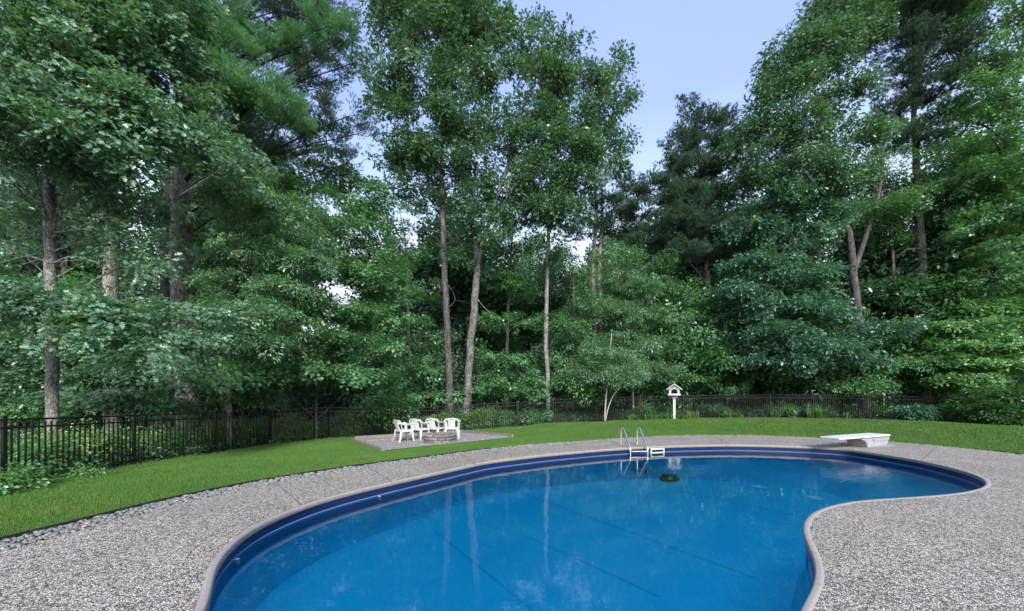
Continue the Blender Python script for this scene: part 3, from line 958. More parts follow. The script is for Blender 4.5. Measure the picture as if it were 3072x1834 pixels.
# ------------------------------------------------------------------ stone border
def pebble(seed, nu=7, nv=4):
    r = np.random.default_rng(seed)
    vs = [(0, 0, -1)]; fs = []
    for j in range(1, nv):
        ph = math.pi * j / nv
        for i in range(nu):
            th = 2 * math.pi * (i + 0.5 * (j % 2)) / nu
            k = 1 + r.uniform(-0.14, 0.14)
            vs.append((math.sin(ph) * math.cos(th) * k, math.sin(ph) * math.sin(th) * k, -math.cos(ph) * k))
    vs.append((0, 0, 1))
    for i in range(nu):
        fs.append((0, 1 + (i + 1) % nu, 1 + i))
        for j in range(nv - 2):
            a = 1 + j * nu + i; b_ = 1 + j * nu + (i + 1) % nu
            fs.append((a, b_, b_ + nu)); fs.append((a, b_ + nu, a + nu))
        t_ = 1 + (nv - 2) * nu
        fs.append((t_ + i, t_ + (i + 1) % nu, len(vs) - 1))
    return np.array(vs), np.array(fs)


peb = [pebble(s) for s in range(5)]
m = MB()
inner = offset(deck_edge, -0.01, closed=False); outer_ = stone_edge
for i in range(n_de - 1):
    m.add([(inner[i][0], inner[i][1], -0.06), (inner[i + 1][0], inner[i + 1][1], -0.06), (outer_[i + 1][0], outer_[i + 1][1], -0.06), (outer_[i][0], outer_[i][1], -0.06)], [(0, 1, 2, 3)])
bed = m.build('stone_border', M['soil'], None)
tag(bed, 'band of grey and pink river stones between deck and lawn', kind='structure')
stones = []
for i in range(n_de - 1):
    L0 = float(np.linalg.norm(deck_edge[i + 1] - deck_edge[i])); wd = strip_w[i]
    cy = deck_edge[i][1]
    if cy < 1.5: continue
    size = 0.027 if cy < 6 else 0.038
    nst = int(L0 * wd / (size * size * 1.15) + rng.random())
    for _ in range(nst):
        a = rng.random(); b_ = rng.uniform(0.06, 0.97)
        p = deck_edge[i] * (1 - a) + deck_edge[i + 1] * a
        q = outer_[i] * (1 - a) + outer_[i + 1] * a
        p = p * (1 - b_) + q * b_
        s = size * rng.uniform(0.6, 1.25)
        stones.append((p[0], p[1], s, rng.integers(5), rng.uniform(0, 6.28), rng.uniform(-0.04, -0.008)))
stones.sort(key=lambda s: -(s[2] / math.hypot(s[0], s[1])) if abs(s[0] / max(s[1], 0.1)) < 1.42 else 1)
peb_me = []
for k, (pv, pf) in enumerate(peb):
    me = np_mesh('stone', pv * np.array([1, 0.72, 0.42]), pf.ravel(), 3, M['river_stone'], smooth=True)
    peb_me.append(me)
for s in stones[:295]:
    o = link('stone', peb_me[s[3]], bed)
    o.location = (s[0], s[1], s[5]); o.rotation_euler = (rng.uniform(-.3, .3), rng.uniform(-.3, .3), s[4]); o.scale = (s[2],) * 3
vv, ff, sh = [], [], []
nb = 0
for s in stones[295:]:
    pv, pf = peb[s[3]]
    q = pv * np.array([1, 0.72, 0.42]) * s[2]
    ca, sa = math.cos(s[4]), math.sin(s[4])
    q = np.column_stack([q[:, 0] * ca - q[:, 1] * sa + s[0], q[:, 0] * sa + q[:, 1] * ca + s[1], q[:, 2] + s[5]])
    vv.append(q); ff.append(pf.ravel() + nb); nb += len(q); sh.append(np.full(len(q), rng.random()))
o = link('small_stones', np_mesh('small_stones', np.vstack(vv), np.concatenate(ff), 3, M['river_stone'], {'shade': np.concatenate(sh)}, smooth=True), bed)
tag(o, kind='stuff')
m = MB()
eo = offset(stone_edge, -0.02, closed=False)
for i in range(n_de - 1):
    if stone_edge[i][1] > 10.3 and stone_edge[i][0] > -1: continue
    a, b_ = stone_edge[i], stone_edge[i + 1]; c_, d_ = eo[i + 1], eo[i]
    m.add([(a[0], a[1], -0.08), (b_[0], b_[1], -0.08), (c_[0], c_[1], -0.08), (d_[0], d_[1], -0.08),
           (a[0], a[1], 0.012), (b_[0], b_[1], 0.012), (c_[0], c_[1], 0.012), (d_[0], d_[1], 0.012)], [(4, 5, 6, 7), (0, 1, 5, 4), (2, 3, 7, 6)])
m.build('edging_strip', M['edging'], bed)

# ------------------------------------------------------------------ fire pit corner
pl_ = [G(1055.5, 1322, -.2), G(1150, 1356, -.2), G(1538, 1316, -.17), G(1386, 1300, -.2)]
gv = [(p.x, p.y) for p in pl_]
garr = np.array(gv)
gp = grid_pts(-6.5, 0.5, 10.5, 17, 0.3)
gp = gp[inside(garr, gp)]
V, Fc = region(garr, [], gp, lambda x, y: zl(x, y) + 0.025)
gb = link('gravel_bed', np_mesh('gravel_bed', V, Fc, 3, M['gravel'], smooth=True))
tag(gb, 'grey gravel patch under the chairs and fire pit', kind='structure')
vv, ff, sh = [], [], []
nb = 0
gs = rng.random((16000, 2)) * np.array([7, 6.5]) + np.array([-6.5, 10.5])
gs = gs[inside(garr, gs)]
gzz = zl(gs[:, 0], gs[:, 1])
for (x, y), z in zip(gs, gzz):
    pv, pf = pebble(3, 5, 3) if nb == 0 else (gpv, gpf)
    gpv, gpf = pv, pf
    s = rng.uniform(0.012, 0.03)
    q = pv * np.array([1, rng.uniform(.6, 1), 0.6]) * s
    vv.append(q + np.array([x, y, z + 0.03])); ff.append(pf.ravel() + nb); nb += len(q); sh.append(np.full(len(q), rng.random()))
tag(link('loose_gravel', np_mesh('loose_gravel', np.vstack(vv), np.concatenate(ff), 3, M['river_stone'], {'shade': np.concatenate(sh)})), 'loose grey gravel stones around the fire pit', kind='stuff')


def beam(p, q, wdt, h, z0, name, mat, parent, bevel=0.006):
    p = Vector(p); q = Vector(q)
    d = q - p
    c = (p + q) / 2
    zc = (zg(p.x, p.y) + zg(q.x, q.y)) / 2
    slope = math.atan2(zg(q.x, q.y) - zg(p.x, p.y), d.length)
    Mm = Matrix.Rotation(math.atan2(d.y, d.x), 4, 'Z') @ Matrix.Rotation(-slope, 4, 'Y')
    return MB().box((c.x, c.y, zc + z0 + h / 2), (d.length, wdt, h), M=Mm).build(name, mat, parent, bevel=bevel)


tf = thing('timber_border', 'weathered timber edging around the gravel fire pit corner', 'edging', (pl_[0].x, pl_[0].y, -0.2))
A, B_, Cc, Dd = [Vector((p.x, p.y)) for p in pl_]
beam(A, A.lerp(B_, 1.0), 0.10, 0.09, 0.0, 'beam', M['timber'], tf)
beam(A.lerp(Dd, 0.02), Dd, 0.10, 0.15, 0.0, 'beam', M['timber'], tf)
beam(Dd, Cc, 0.10, 0.13, 0.0, 'beam', M['timber'], tf)
pk = thing('garden_plank', 'flat grey mauve plank lying inside the corner of the timber edging', 'plank', (-5.0, 13.6, -0.2))
beam(Vector((-5.35, 13.35)), Vector((-3.9, 14.35)), 0.42, 0.05, 0.03, 'plank', M['plank'], pk)

ctr = Vector((G(1323, 1327, -0.2).x, 13.12, 0))
ctr.z = zg(ctr.x, ctr.y) + 0.02
fp = thing('fire_pit', 'round fire pit ring of three courses of rough stone blocks', 'fire pit', ctr)
blk_meshes = []
for kk in range(4):
    r0, r1, hh = 0.42, 0.565, 0.092
    bmv = []
    nblk = 12
    half = math.pi / nblk - 0.022
    r = np.random.default_rng(kk + 50)
    m = MB(); na = 4; vs = []
    for z in (0, hh * 0.5, hh):
        for i in range(na + 1):
            a = -half + 2 * half * i / na
            bul = 0.018 if z == hh * 0.5 else 0.0
            jt = r.uniform(-0.008, 0.008)
            edge = 0.012 if i in (0, na) else 0
            vs.append(((r1 + bul + jt - edge) * math.cos(a), (r1 + bul + jt - edge) * math.sin(a), z))
            vs.append((r0 * math.cos(a), r0 * math.sin(a), z))
    fs = []
    row = 2 * (na + 1)
    for j in range(2):
        for i in range(na):
            o_ = j * row + 2 * i
            fs.append((o_, o_ + 2, o_ + 2 + row, o_ + row))
            fs.append((o_ + 1, o_ + 1 + row, o_ + 3 + row, o_ + 3))
        o_ = j * row; fs.append((o_ + 1, o_, o_ + row, o_ + 1 + row))
        o_ = j * row + 2 * na; fs.append((o_, o_ + 1, o_ + 1 + row, o_ + row))
    for i in range(na):
        o_ = 2 * i; fs.append((o_, o_ + 1, o_ + 3, o_ + 2))
        o_ = 2 * row + 2 * i; fs.append((o_, o_ + 2, o_ + 3, o_ + 1))
    m.add(vs, fs)
    blk_meshes.append(m.mesh('block', M['pit_block']))
for course in range(3):
    for k in range(12):
        o = link('block', blk_meshes[(k * 3 + course) % 4], fp)
        o.location = (0, 0, course * 0.103)
        o.rotation_euler = (0, 0, 2 * math.pi * (k + 0.5 * (course % 2)) / 12 + rng.uniform(-0.01, 0.01))
        s = 1 + rng.uniform(-0.012, 0.012); o.scale = (s, s, 1)
disc((ctr.x, ctr.y, ctr.z), 0.43, 0.05, 'ash_bed', M['char'], fp)


# ------------------------------------------------------------------ chairs
def make_chair():
    """white resin armchair facing +Y, origin on the ground under the seat"""
    t = thing('plastic_armchair', 'x', 'chair')
    seat_z = 0.42
    m = MB()
    gridn = 7
    vs = []; fs = []
    for lay, dz in ((0, 0), (1, -0.022)):
        for j in range(gridn):
            for i in range(gridn):
                u = i / (gridn - 1) * 2 - 1; v = j / (gridn - 1) * 2 - 1
                x = u * (0.235 + 0.02 * v); y = v * 0.215
                z = seat_z + dz - 0.022 * (1 - u * u) * (1 - (v * 0.8) ** 2) + 0.008 * v
                if v > 0.9: z -= 0.02
                vs.append((x, y, z))
    n2 = gridn * gridn
    for j in range(gridn - 1):
        for i in range(gridn - 1):
            a = j * gridn + i
            fs.append((a, a + 1, a + 1 + gridn, a + gridn)); fs.append((n2 + a, n2 + a + gridn, n2 + a + 1 + gridn, n2 + a + 1))
    for i in range(gridn - 1):
        a = i; fs.append((a, n2 + a, n2 + a + 1, a + 1))
        a = (gridn - 1) * gridn + i; fs.append((a, a + 1, n2 + a + 1, n2 + a))
        a = i * gridn; fs.append((a, a + gridn, n2 + a + gridn, n2 + a))
        a = i * gridn + gridn - 1; fs.append((a, n2 + a, n2 + a + gridn, a + gridn))
    m.add(vs, fs)
    # apron under the seat edge
    for (a, b_) in (((-0.235, -0.20), (0.235, -0.20)), ((-0.235, -0.2), (-0.25, 0.2)), ((0.235, -0.2), (0.25, 0.2)), ((-0.25, 0.205), (0.25, 0.205))):
        a = Vector((*a, seat_z - 0.03)); b_ = Vector((*b_, seat_z - 0.03)); d = b_ - a
        m.box((a + b_) / 2, (d.length, 0.018, 0.06), rz=math.atan2(d.y, d.x))
    m.build('seat', M['white_plastic'], t, smooth=False)

    def bp(u, v):
        """point on the reclined, curved back; u -1..1 across, v 0..1 up"""
        z = seat_z - 0.02 + v * 0.40
        y = -0.205 - 0.14 * v ** 1.2 + 0.05 * u * u
        return Vector((u * (0.235 + 0.02 * v), y, z))
    m = MB()                                  # central panel
    us = np.linspace(-0.52, 0.52, 9); vls = np.linspace(0, 0.80, 9)
    vs = []; fs = []
    for th in (0, -0.016):
        for v in vls:
            for k, u in enumerate(us):
                p = bp(u, v); rib = 0.004 if k % 2 else 0
                vs.append((p.x, p.y + th + (rib if th == 0 else 0), p.z))
    n2 = 81
    for j in range(8):
        for i in range(8):
            a = j * 9 + i
            fs.append((a, a + 9, a + 10, a + 1)); fs.append((n2 + a, n2 + a + 1, n2 + a + 10, n2 + a + 9))
    for i in range(8):
        a = i * 9; fs.append((a, n2 + a, n2 + a + 9, a + 9))
        a = i * 9 + 8; fs.append((a, a + 9, n2 + a + 9, n2 + a))
    m.add(vs, fs)
    m.build('backrest', M['white_plastic'], t)
    # top band with the hand slot left open: two side pieces, a lower lip and the crown
    m = MB()

    def patch(u0, u1, v0, v1, nu=5, nv=3):
        vs = []; fs = []
        for th in (0.0, -0.02):
            for v in np.linspace(v0, v1, nv):
                for u in np.linspace(u0, u1, nu):
                    vmax = 1.0 - 0.13 * abs(u) ** 2.6
                    p = bp(u, min(v, 1.0) * vmax if v > 0.9 else v)
                    vs.append((p.x, p.y + th, p.z))
        n = nu * nv
        for j in range(nv - 1):
            for i in range(nu - 1):
                a = j * nu + i
                fs.append((a, a + nu, a + nu + 1, a + 1)); fs.append((n + a, n + a + 1, n + a + nu + 1, n + a + nu))
        for i in range(nu - 1):
            fs.append((i, i + 1, n + i + 1, n + i)); a = (nv - 1) * nu + i; fs.append((a, n + a, n + a + 1, a + 1))
        for j in range(nv - 1):
            a = j * nu; fs.append((a, n + a, n + a + nu, a + nu)); a = j * nu + nu - 1; fs.append((a, a + nu, n + a + nu, n + a))
        m.add(vs, fs)
    patch(-0.9, -0.2, 0.76, 1.0); patch(0.2, 0.9, 0.76, 1.0)
    patch(-0.2, 0.2, 0.76, 0.82); patch(-0.2, 0.2, 0.865, 1.0)
    m.build('top_rail', M['white_plastic'], t)
    for s in (-1, 1):
        # arch side running down into the armrest, then front leg
        arm = [bp(s * 0.86, 0.88), bp(s * 1.0, 0.74), Vector((s * 0.275, -0.26, 0.66)), Vector((s * 0.29, -0.14, 0.625)), Vector((s * 0.295, 0.05, 0.62)), Vector((s * 0.29, 0.19, 0.625)), Vector((s * 0.275, 0.235, 0.60))]
        MB().tube(arc_pts(arm, 4), [0.034] * 24 + [0.026], 8, squash=0.55).build('armrest', M['white_plastic'], t, smooth=True)
        # lower side stay of the back
        st = [bp(s * 1.0, 0.74), bp(s * 1.03, 0.45), bp(s * 1.0, 0.0)]
        MB().tube(arc_pts(st, 4), 0.024, 6, squash=0.6).build('back_stay', M['white_plastic'], t, smooth=True)

        def leg(pts, wds):
            mm = MB(); vs = []; fs = []
            for p, w_ in zip(pts, wds):
                ix = -s * w_
                iy = w_ if p[1] < 0 else -w_
                vs += [(p[0], p[1], p[2]), (p[0] + ix, p[1], p[2]), (p[0] + ix, p[1] + iy * 0.25, p[2]), (p[0] + ix * 0.25, p[1] + iy * 0.25, p[2]),
                       (p[0] + ix * 0.25, p[1] + iy, p[2]), (p[0], p[1] + iy, p[2])]
            n = 6
            for i in range(len(pts) - 1):
                for k in range(n):
                    a = i * n + k; b_ = i * n + (k + 1) % n
                    fs.append((a, b_, b_ + n, a + n))
            fs += [tuple(range(n)), tuple(range((len(pts) - 1) * n + n - 1, (len(pts) - 1) * n - 1, -1))]
            mm.add(vs, fs)
            mm.build('leg', M['white_plastic'], t)
        leg([(s * 0.275, 0.285, 0), (s * 0.27, 0.25, 0.2), (s * 0.272, 0.235, 0.42), (s * 0.285, 0.23, 0.60)], [0.040, 0.055, 0.065, 0.055])
        leg([(s * 0.285, -0.30, 0), (s * 0.265, -0.255, 0.2), (s * 0.25, -0.225, 0.42)], [0.040, 0.058, 0.070])
    return t


chair = make_chair()
chair_spots = [(1211, 13.15, 42, 'white plastic armchair at the outer end of the row, turned side on beside the plank'),
               (1259, 13.75, 66, 'second white plastic armchair from the plank, beside the side-on chair'),
               (1307, 14.10, 70, 'white plastic armchair standing behind the middle of the stone fire pit'),
               (1357, 14.05, 93, 'white plastic armchair seen square from behind at the fire pit end of the row')]
for i, (px, d, head, lab) in enumerate(chair_spots):
    o = chair if i == 0 else copy_tree(chair)
    x = (px - CX) * d / F
    o.location = (x, d, zg(x, d) + 0.035)
    o.rotation_euler = (0, 0, R(head - 90))
    tag(o, lab, 'chair', 'white plastic armchairs by the fire pit')

# ------------------------------------------------------------------ bird feeder
bx, by = (2023 - CX) * 19.9 / F, 19.9
bz = zg(bx, by)
bf = thing('bird_feeder', 'white wooden house shaped bird feeder on a tall post', 'bird feeder', (bx, by, bz))
BM = Matrix.Translation((bx, by, 0)) @ Matrix.Rotation(R(-24), 4, 'Z')


def bbox(c, s, M2=None, mb=None):
    mb = mb or MB()
    rot = Matrix.Rotation(R(-24), 4, 'Z')
    if M2 is not None: rot = rot @ M2
    return mb.box(BM @ Vector(c), s, M=rot)


bbox((0, 0, (bz + 1.36) / 2), (0.115, 0.115, 1.36 - bz)).build('post', M['white_paint'], bf)
bbox((0, 0, 1.375), (0.24, 0.24, 0.03)).build('post_cap', M['white_paint'], bf)
for s in (-1, 1):
    for ax in (0, 1):
        a = Vector((s * 0.04, 0, 1.38)) if ax == 0 else Vector((0, s * 0.04, 1.38))
        b_ = Vector((s * 0.2, 0, 1.50)) if ax == 0 else Vector((0, s * 0.2, 1.50))
        MB().tube([BM @ a, BM @ b_], 0.02, 4).build('bracket', M['white_paint'], bf)
bbox((0, 0, 1.525), (0.62, 0.52, 0.035)).build('tray', M['white_paint'], bf)
m = MB()
for (c, s) in (((0, -0.25, 1.57), (0.62, 0.02, 0.07)), ((0, 0.25, 1.57), (0.62, 0.02, 0.07)), ((-0.30, 0, 1.57), (0.02, 0.48, 0.07)), ((0.30, 0, 1.57), (0.02, 0.48, 0.07))):
    bbox(c, s, mb=m)
m.build('tray_lip', M['white_paint'], bf)
for sx in (-1, 1):
    for sy in (-1, 1):
        bbox((sx * 0.215, sy * 0.19, 1.70), (0.055, 0.055, 0.32)).build('column', M['white_paint'], bf)
for sx in (-1, 1):
    bbox((sx * 0.225, 0, 1.72), (0.02, 0.34, 0.34)).build('side_wall', M['white_paint'], bf)
bbox((0, 0.185, 1.70), (0.36, 0.015, 0.30)).build('shade_panel', M['edging'], bf)  # black sheet stands in for the shaded inside of the feeder
for sy in (-1, 1):                                # arched gable fronts
    m = MB()
    pts = []
    for k in range(9):
        a = math.pi * k / 8
        pts.append((0.16 * math.cos(a), 1.72 + 0.12 * math.sin(a)))
    outer = [(0.25, 1.72), (0.25, 1.84), (0.12, 1.86), (-0.12, 1.86), (-0.25, 1.84), (-0.25, 1.72)]
    m2 = MB()
    arcs = [(0.16, 1.58), (0.155, 1.76), (0.10, 1.81), (0.0, 1.828), (-0.10, 1.81), (-0.155, 1.76), (-0.16, 1.58)]
    outs = [(0.25, 1.58), (0.25, 1.80), (0.25, 1.90), (0.0, 1.90), (-0.25, 1.90), (-0.25, 1.80), (-0.25, 1.58)]
    for k in range(6):
        quad = [arcs[k], outs[k], outs[k + 1], arcs[k + 1]]
        vs = [BM @ Vector((x_, sy * 0.20 - 0.012, z_)) for x_, z_ in quad] + [BM @ Vector((x_, sy * 0.20 + 0.012, z_)) for x_, z_ in quad]
        m2.add(vs, [(0, 1, 2, 3), (7, 6, 5, 4), (0, 4, 5, 1), (1, 5, 6, 2), (2, 6, 7, 3), (3, 7, 4, 0)])
    m2.build('arch', M['white_paint'], bf)
    m = MB()                                      # truss
    yy = sy * 0.25
    for a, b_ in (((-0.3, 1.87), (0.3, 1.87)), ((0, 1.87), (0, 2.08)), ((-0.13, 1.99), (0, 1.88)), ((0.13, 1.99), (0, 1.88))):
        m.tube([BM @ Vector((a[0], yy, a[1])), BM @ Vector((b_[0], yy, b_[1]))], 0.016, 4)
    m.build('truss', M['white_paint'], bf)
for s in (-1, 1):
    rot = Matrix.Rotation(s * R(38), 4, 'Y')
    bbox((s * 0.185, 0, 1.975), (0.50, 0.62, 0.04), rot).build('roof_panel', M['white_paint'], bf)

# ------------------------------------------------------------------ fence
FH = 1.22
fpos = []
for p in fence_pts:
    fpos.append(Vector((p.x, p.y, zg(p.x, p.y))))
fen = thing('metal_fence', 'black metal picket fence running round the lawn in front of the woods', 'fence', fpos[2])
gate = thing('fence_gate', 'black metal picket gate set into the fence just past the two tall trunks', 'gate', fpos[9])
post_me = MB().box((0, 0, 0.62), (0.055, 0.055, 1.30)).box((0, 0, 1.285), (0.07, 0.07, 0.025), taper=0.7).mesh('fence_post', M['fence_black'])
picket_me = MB().box((0, 0, 0.6), (0.022, 0.022, 1.14)).mesh('picket', M['fence_black'])
o0 = parent_origin(fen)
for i, p in enumerate(fpos):
    o = link('fence_post', post_me, fen)
    o.location = p - o0
pk_list = []
for i in range(len(fpos) - 1):
    a, b_ = fpos[i], fpos[i + 1]
    par = gate if i == 9 else fen
    g0 = parent_origin(par)
    d = b_ - a
    L0 = d.xy.length
    dirv = d / L0
    rz = math.atan2(d.y, d.x)
    pad = 0.03
    if i == 9: pad = 0.055
    for h in (FH, FH - 0.15, 0.10):
        m = MB()
        a2 = a + dirv * pad + Vector((0, 0, h)); b2 = b_ - dirv * pad + Vector((0, 0, h))
        dd = b2 - a2
        Mm = Matrix.Rotation(rz, 4, 'Z') @ Matrix.Rotation(-math.atan2(dd.z, dd.xy.length), 4, 'Y')
        m.box((a2 + b2) / 2, (dd.length, 0.03, 0.032), M=Mm)
        m.build('rail', M['fence_black'], par)
    if i == 9:
        for q in (a + dirv * 0.075, b_ - dirv * 0.075):
            MB().box(q + Vector((0, 0, 0.66)), (0.04, 0.036, 1.13), rz=rz).build('stile', M['fence_black'], gate)
        MB().box(a + dirv * 0.1 + Vector((0, -0.04, 0.95)), (0.07, 0.05, 0.12), rz=rz).build('latch', M['fence_black'], gate)
    n = int(round(L0 / 0.108))
    for k in range(1, n):
        p = a + d * (k / n)
        if i == 9:
            if 0.12 < (p - a).xy.length < L0 - 0.12:
                o = link('picket', picket_me, gate); o.location = p - g0; o.rotation_euler.z = rz
        else:
            pk_list.append((p, rz))


def shown(p):
    return abs(p.x / p.y * F) < 1560


pk_list.sort(key=lambda q: q[0].y if shown(q[0]) else 99)
for p, rz in pk_list[:280]:
    o = link('picket', picket_me, fen); o.location = p - o0; o.rotation_euler.z = rz
m = MB()
for p, rz in pk_list[280:]:
    m.box(p + Vector((0, 0, 0.6)), (0.022, 0.022, 1.14), rz=rz)
tag(m.build('pickets', M['fence_black'], fen), kind='stuff')

# ------------------------------------------------------------------ grass blades
def rand_in(poly, n, boost):
    P = np.array(poly)
    lo, hi = P.min(0), P.max(0)
    res = []
    tot = 0
    while tot < n:
        q = rng.uniform(lo, hi, (n, 2))
        q = q[(q[:, 1] > 0.5) & (np.abs(q[:, 0]) < q[:, 1] * 1.46 + 0.3)]
        keep = rng.random(len(q)) < boost(q)
        q = q[keep]
        q = q[inside(P, q)]
        res.append(q); tot += len(q)
    return np.vstack(res)[:n]


def blades(name, pts, hgt, wid, mat, zoff=0.0, lean=0.5, dist_w=True):
    n = len(pts)
    z = zl(pts[:, 0], pts[:, 1]) + zoff
    dist = np.hypot(pts[:, 0], pts[:, 1])
    h = hgt * rng.uniform(0.6, 1.3, n) * (1 + 0.02 * dist)
    wv = wid * rng.uniform(0.7, 1.3, n) * (np.clip(dist / 7, 0.7, 3) if dist_w else 1)
    a = rng.uniform(0, 2 * np.pi, n)
    la = rng.uniform(0, 2 * np.pi, n); ll = rng.uniform(0, lean, n) * h
    base = np.column_stack([pts, z])
    dx = np.column_stack([np.cos(a) * wv / 2, np.sin(a) * wv / 2, np.zeros(n)])
    tip = base + np.column_stack([np.cos(la) * ll, np.sin(la) * ll, h])
    V = np.stack([base - dx, base + dx, tip], 1).reshape(-1, 3)
    sh = np.repeat(rng.random(n) ** 1.5, 3)
    return np_mesh(name, V, np.arange(3 * n), 3, mat, {'shade': sh})


wts = lambda q: np.clip((6.0 / np.hypot(q[:, 0], q[:, 1])) ** 1.6, 0.03, 1)
gpts = rand_in(lawn_outer, 760000, wts)
gpts = gpts[~inside(garr, gpts)]
tag(link('grass', blades('grass', gpts, 0.026, 0.0055, M['grass'])), 'short mown grass blades covering the lawn', kind='stuff')
# longer tufts along the edges of the lawn
ed = []
for P in (offset(stone_edge, -0.03, closed=False), np.array(ftop)):
    Q = resample(P, 0.01, closed=False, it=0)
    ed.append(Q + rng.normal(0, 0.03, Q.shape))
ed = np.vstack(ed)
tag(link('edge_grass', blades('edge_grass', ed[rng.random(len(ed)) < 0.8], 0.05, 0.007, M['grass'], lean=0.9)), 'longer untrimmed grass along the lawn edges', kind='stuff')

# ------------------------------------------------------------------ leaf sprays (leafy twig ends shared by all crowns)
OAK_V = np.array([(0, 0), (.35, 0), (.65, 0), (1, 0), (.26, .27), (.42, .10), (.55, .36), (.69, .13), (.84, .22), (.26, -.27), (.42, -.10), (.55, -.36), (.69, -.13), (.84, -.22)])
_h = [(0, 4, 5), (0, 5, 1), (1, 5, 6), (1, 6, 7), (1, 7, 2), (2, 7, 8), (2, 8, 3)]
OAK_F = np.array([(a, c, b) for a, b, c in _h] + [(a if a < 4 else a + 5, b if b < 4 else b + 5, c if c < 4 else c + 5) for a, b, c in _h])
MAP_V = np.array([(0, 0), (.5, 0), (1, 0), (.55, .16), (.72, .42), (.36, .24), (.12, .50), (.08, .16), (.55, -.16), (.72, -.42), (.36, -.24), (.12, -.50), (.08, -.16)])
_h = [(0, 1, 7), (1, 5, 7), (5, 6, 7), (1, 3, 5), (3, 4, 5), (1, 2, 3)]
MAP_F = np.array(_h + [(a if a < 3 else a + 5, c if c < 3 else c + 5, b if b < 3 else b + 5) for a, b, c in _h])
ELL_V = np.array([(0, 0), (.35, .2), (.75, .17), (1, 0), (.75, -.17), (.35, -.2), (.5, 0)])
ELL_F = np.array([(0, 6, 1), (6, 2, 1), (6, 3, 2), (0, 5, 6), (6, 5, 4), (6, 4, 3)])
RHO_V = np.array([(0, 0), (.5, .27), (1, 0), (.5, -.27)])
RHO_F = np.array([(0, 2, 1), (0, 3, 2)])


def leaves_mesh(name, tv, tf_, pos, dirs, ups, size, mat, fold=0.18, curl=0.15):
    """pos, dirs, ups: (n,3); size (n,)"""
    n = len(pos); k = len(tv)
    dirs = dirs / np.linalg.norm(dirs, axis=1)[:, None]
    side = np.cross(ups, dirs); side /= np.linalg.norm(side, axis=1)[:, None] + 1e-9
    nrm = np.cross(dirs, side)
    x = tv[:, 0][None, :, None]; y = tv[:, 1][None, :, None]
    z = fold * np.abs(y) - curl * x * x
    V = pos[:, None, :] + size[:, None, None] * (dirs[:, None, :] * x + side[:, None, :] * y + nrm[:, None, :] * z)
    V = V.reshape(-1, 3)
    Fc = (tf_[None, :, :] + (np.arange(n) * k)[:, None, None]).reshape(-1)
    sh = np.repeat(rng.random(n), k)
    return np_mesh(name, V, Fc, 3, mat, {'shade': sh})


def spray_leaves(nl, length=0.6, width=0.34, flat=0.12, leaf=0.13, droop=0.25, updev=0.45):
    """leaf layout on a twig pointing +X with side twigs"""
    t = rng.uniform(0.05, 1, nl)
    s = rng.uniform(-1, 1, nl) * (0.35 + 0.65 * np.sin(np.pi * np.clip(t * 0.85 + 0.1, 0, 1)))
    pos = np.column_stack([t * length, s * width, rng.normal(0, flat, nl) - droop * length * (t ** 2) - 0.12 * np.abs(s) * width])
    dirs = np.column_stack([rng.uniform(0.2, 1, nl), s * 1.1 + rng.normal(0, 0.45, nl), rng.normal(-0.15, 0.3, nl)])
    ups = np.column_stack([rng.normal(0, updev, nl), rng.normal(0, updev, nl), np.ones(nl)])
    return pos, dirs, ups, leaf * rng.uniform(0.65, 1.2, nl)


def pine_spray(name, mat, ntuft=9, nn=46, ln=0.12, wd=0.006):
    P0, P1, P2, SH = [], [], [], []
    for k in range(ntuft):
        t = (k + 0.5) / ntuft
        sd = (1 if k % 2 else -1) * rng.uniform(0.25, 1) * (1 - 0.5 * t)
        c = np.array([t * 0.5 + rng.normal(0, .03), sd * 0.22, rng.normal(0, 0.04) + 0.05 * t])
        ax = np.array([0.7 + rng.normal(0, .15), sd * 0.7, 0.55 + rng.normal(0, .2)]); ax /= np.linalg.norm(ax)
        dv = ax[None] * rng.uniform(0.1, 1.0, (nn, 1)) + rng.normal(0, 0.45, (nn, 3)); dv /= np.linalg.norm(dv, axis=1)[:, None]
        st = c[None] + ax[None] * rng.uniform(0, 0.10, (nn, 1))
        sdv = np.cross(dv, rng.normal(0, 1, (nn, 3))); sdv /= np.linalg.norm(sdv, axis=1)[:, None]
        L0 = ln * rng.uniform(0.7, 1.15, (nn, 1))
        P0.append(st - sdv * wd / 2); P1.append(st + sdv * wd / 2); P2.append(st + dv * L0)
        SH.append(np.repeat(rng.uniform(0, 1) * 0.6 + rng.random(nn) * 0.4, 3))
    V = np.stack([np.vstack(P0), np.vstack(P1), np.vstack(P2)], 1).reshape(-1, 3)
    return np_mesh(name, V, np.arange(len(V)), 3, mat, {'shade': np.concatenate(SH)})


SPR = {}


def make_sprays(key, mat, tv, tf_, n=4, **kw):
    nl = kw.pop('nl', 40); fold = kw.pop('fold', 0.18)
    obs = []
    for i in range(n):
        me = leaves_mesh('spray_' + key, tv, tf_, *spray_leaves(nl, **kw), M[mat], fold=fold)
        obs.append(bpy.data.objects.new('spray_' + key, me))
    SPR[key] = obs


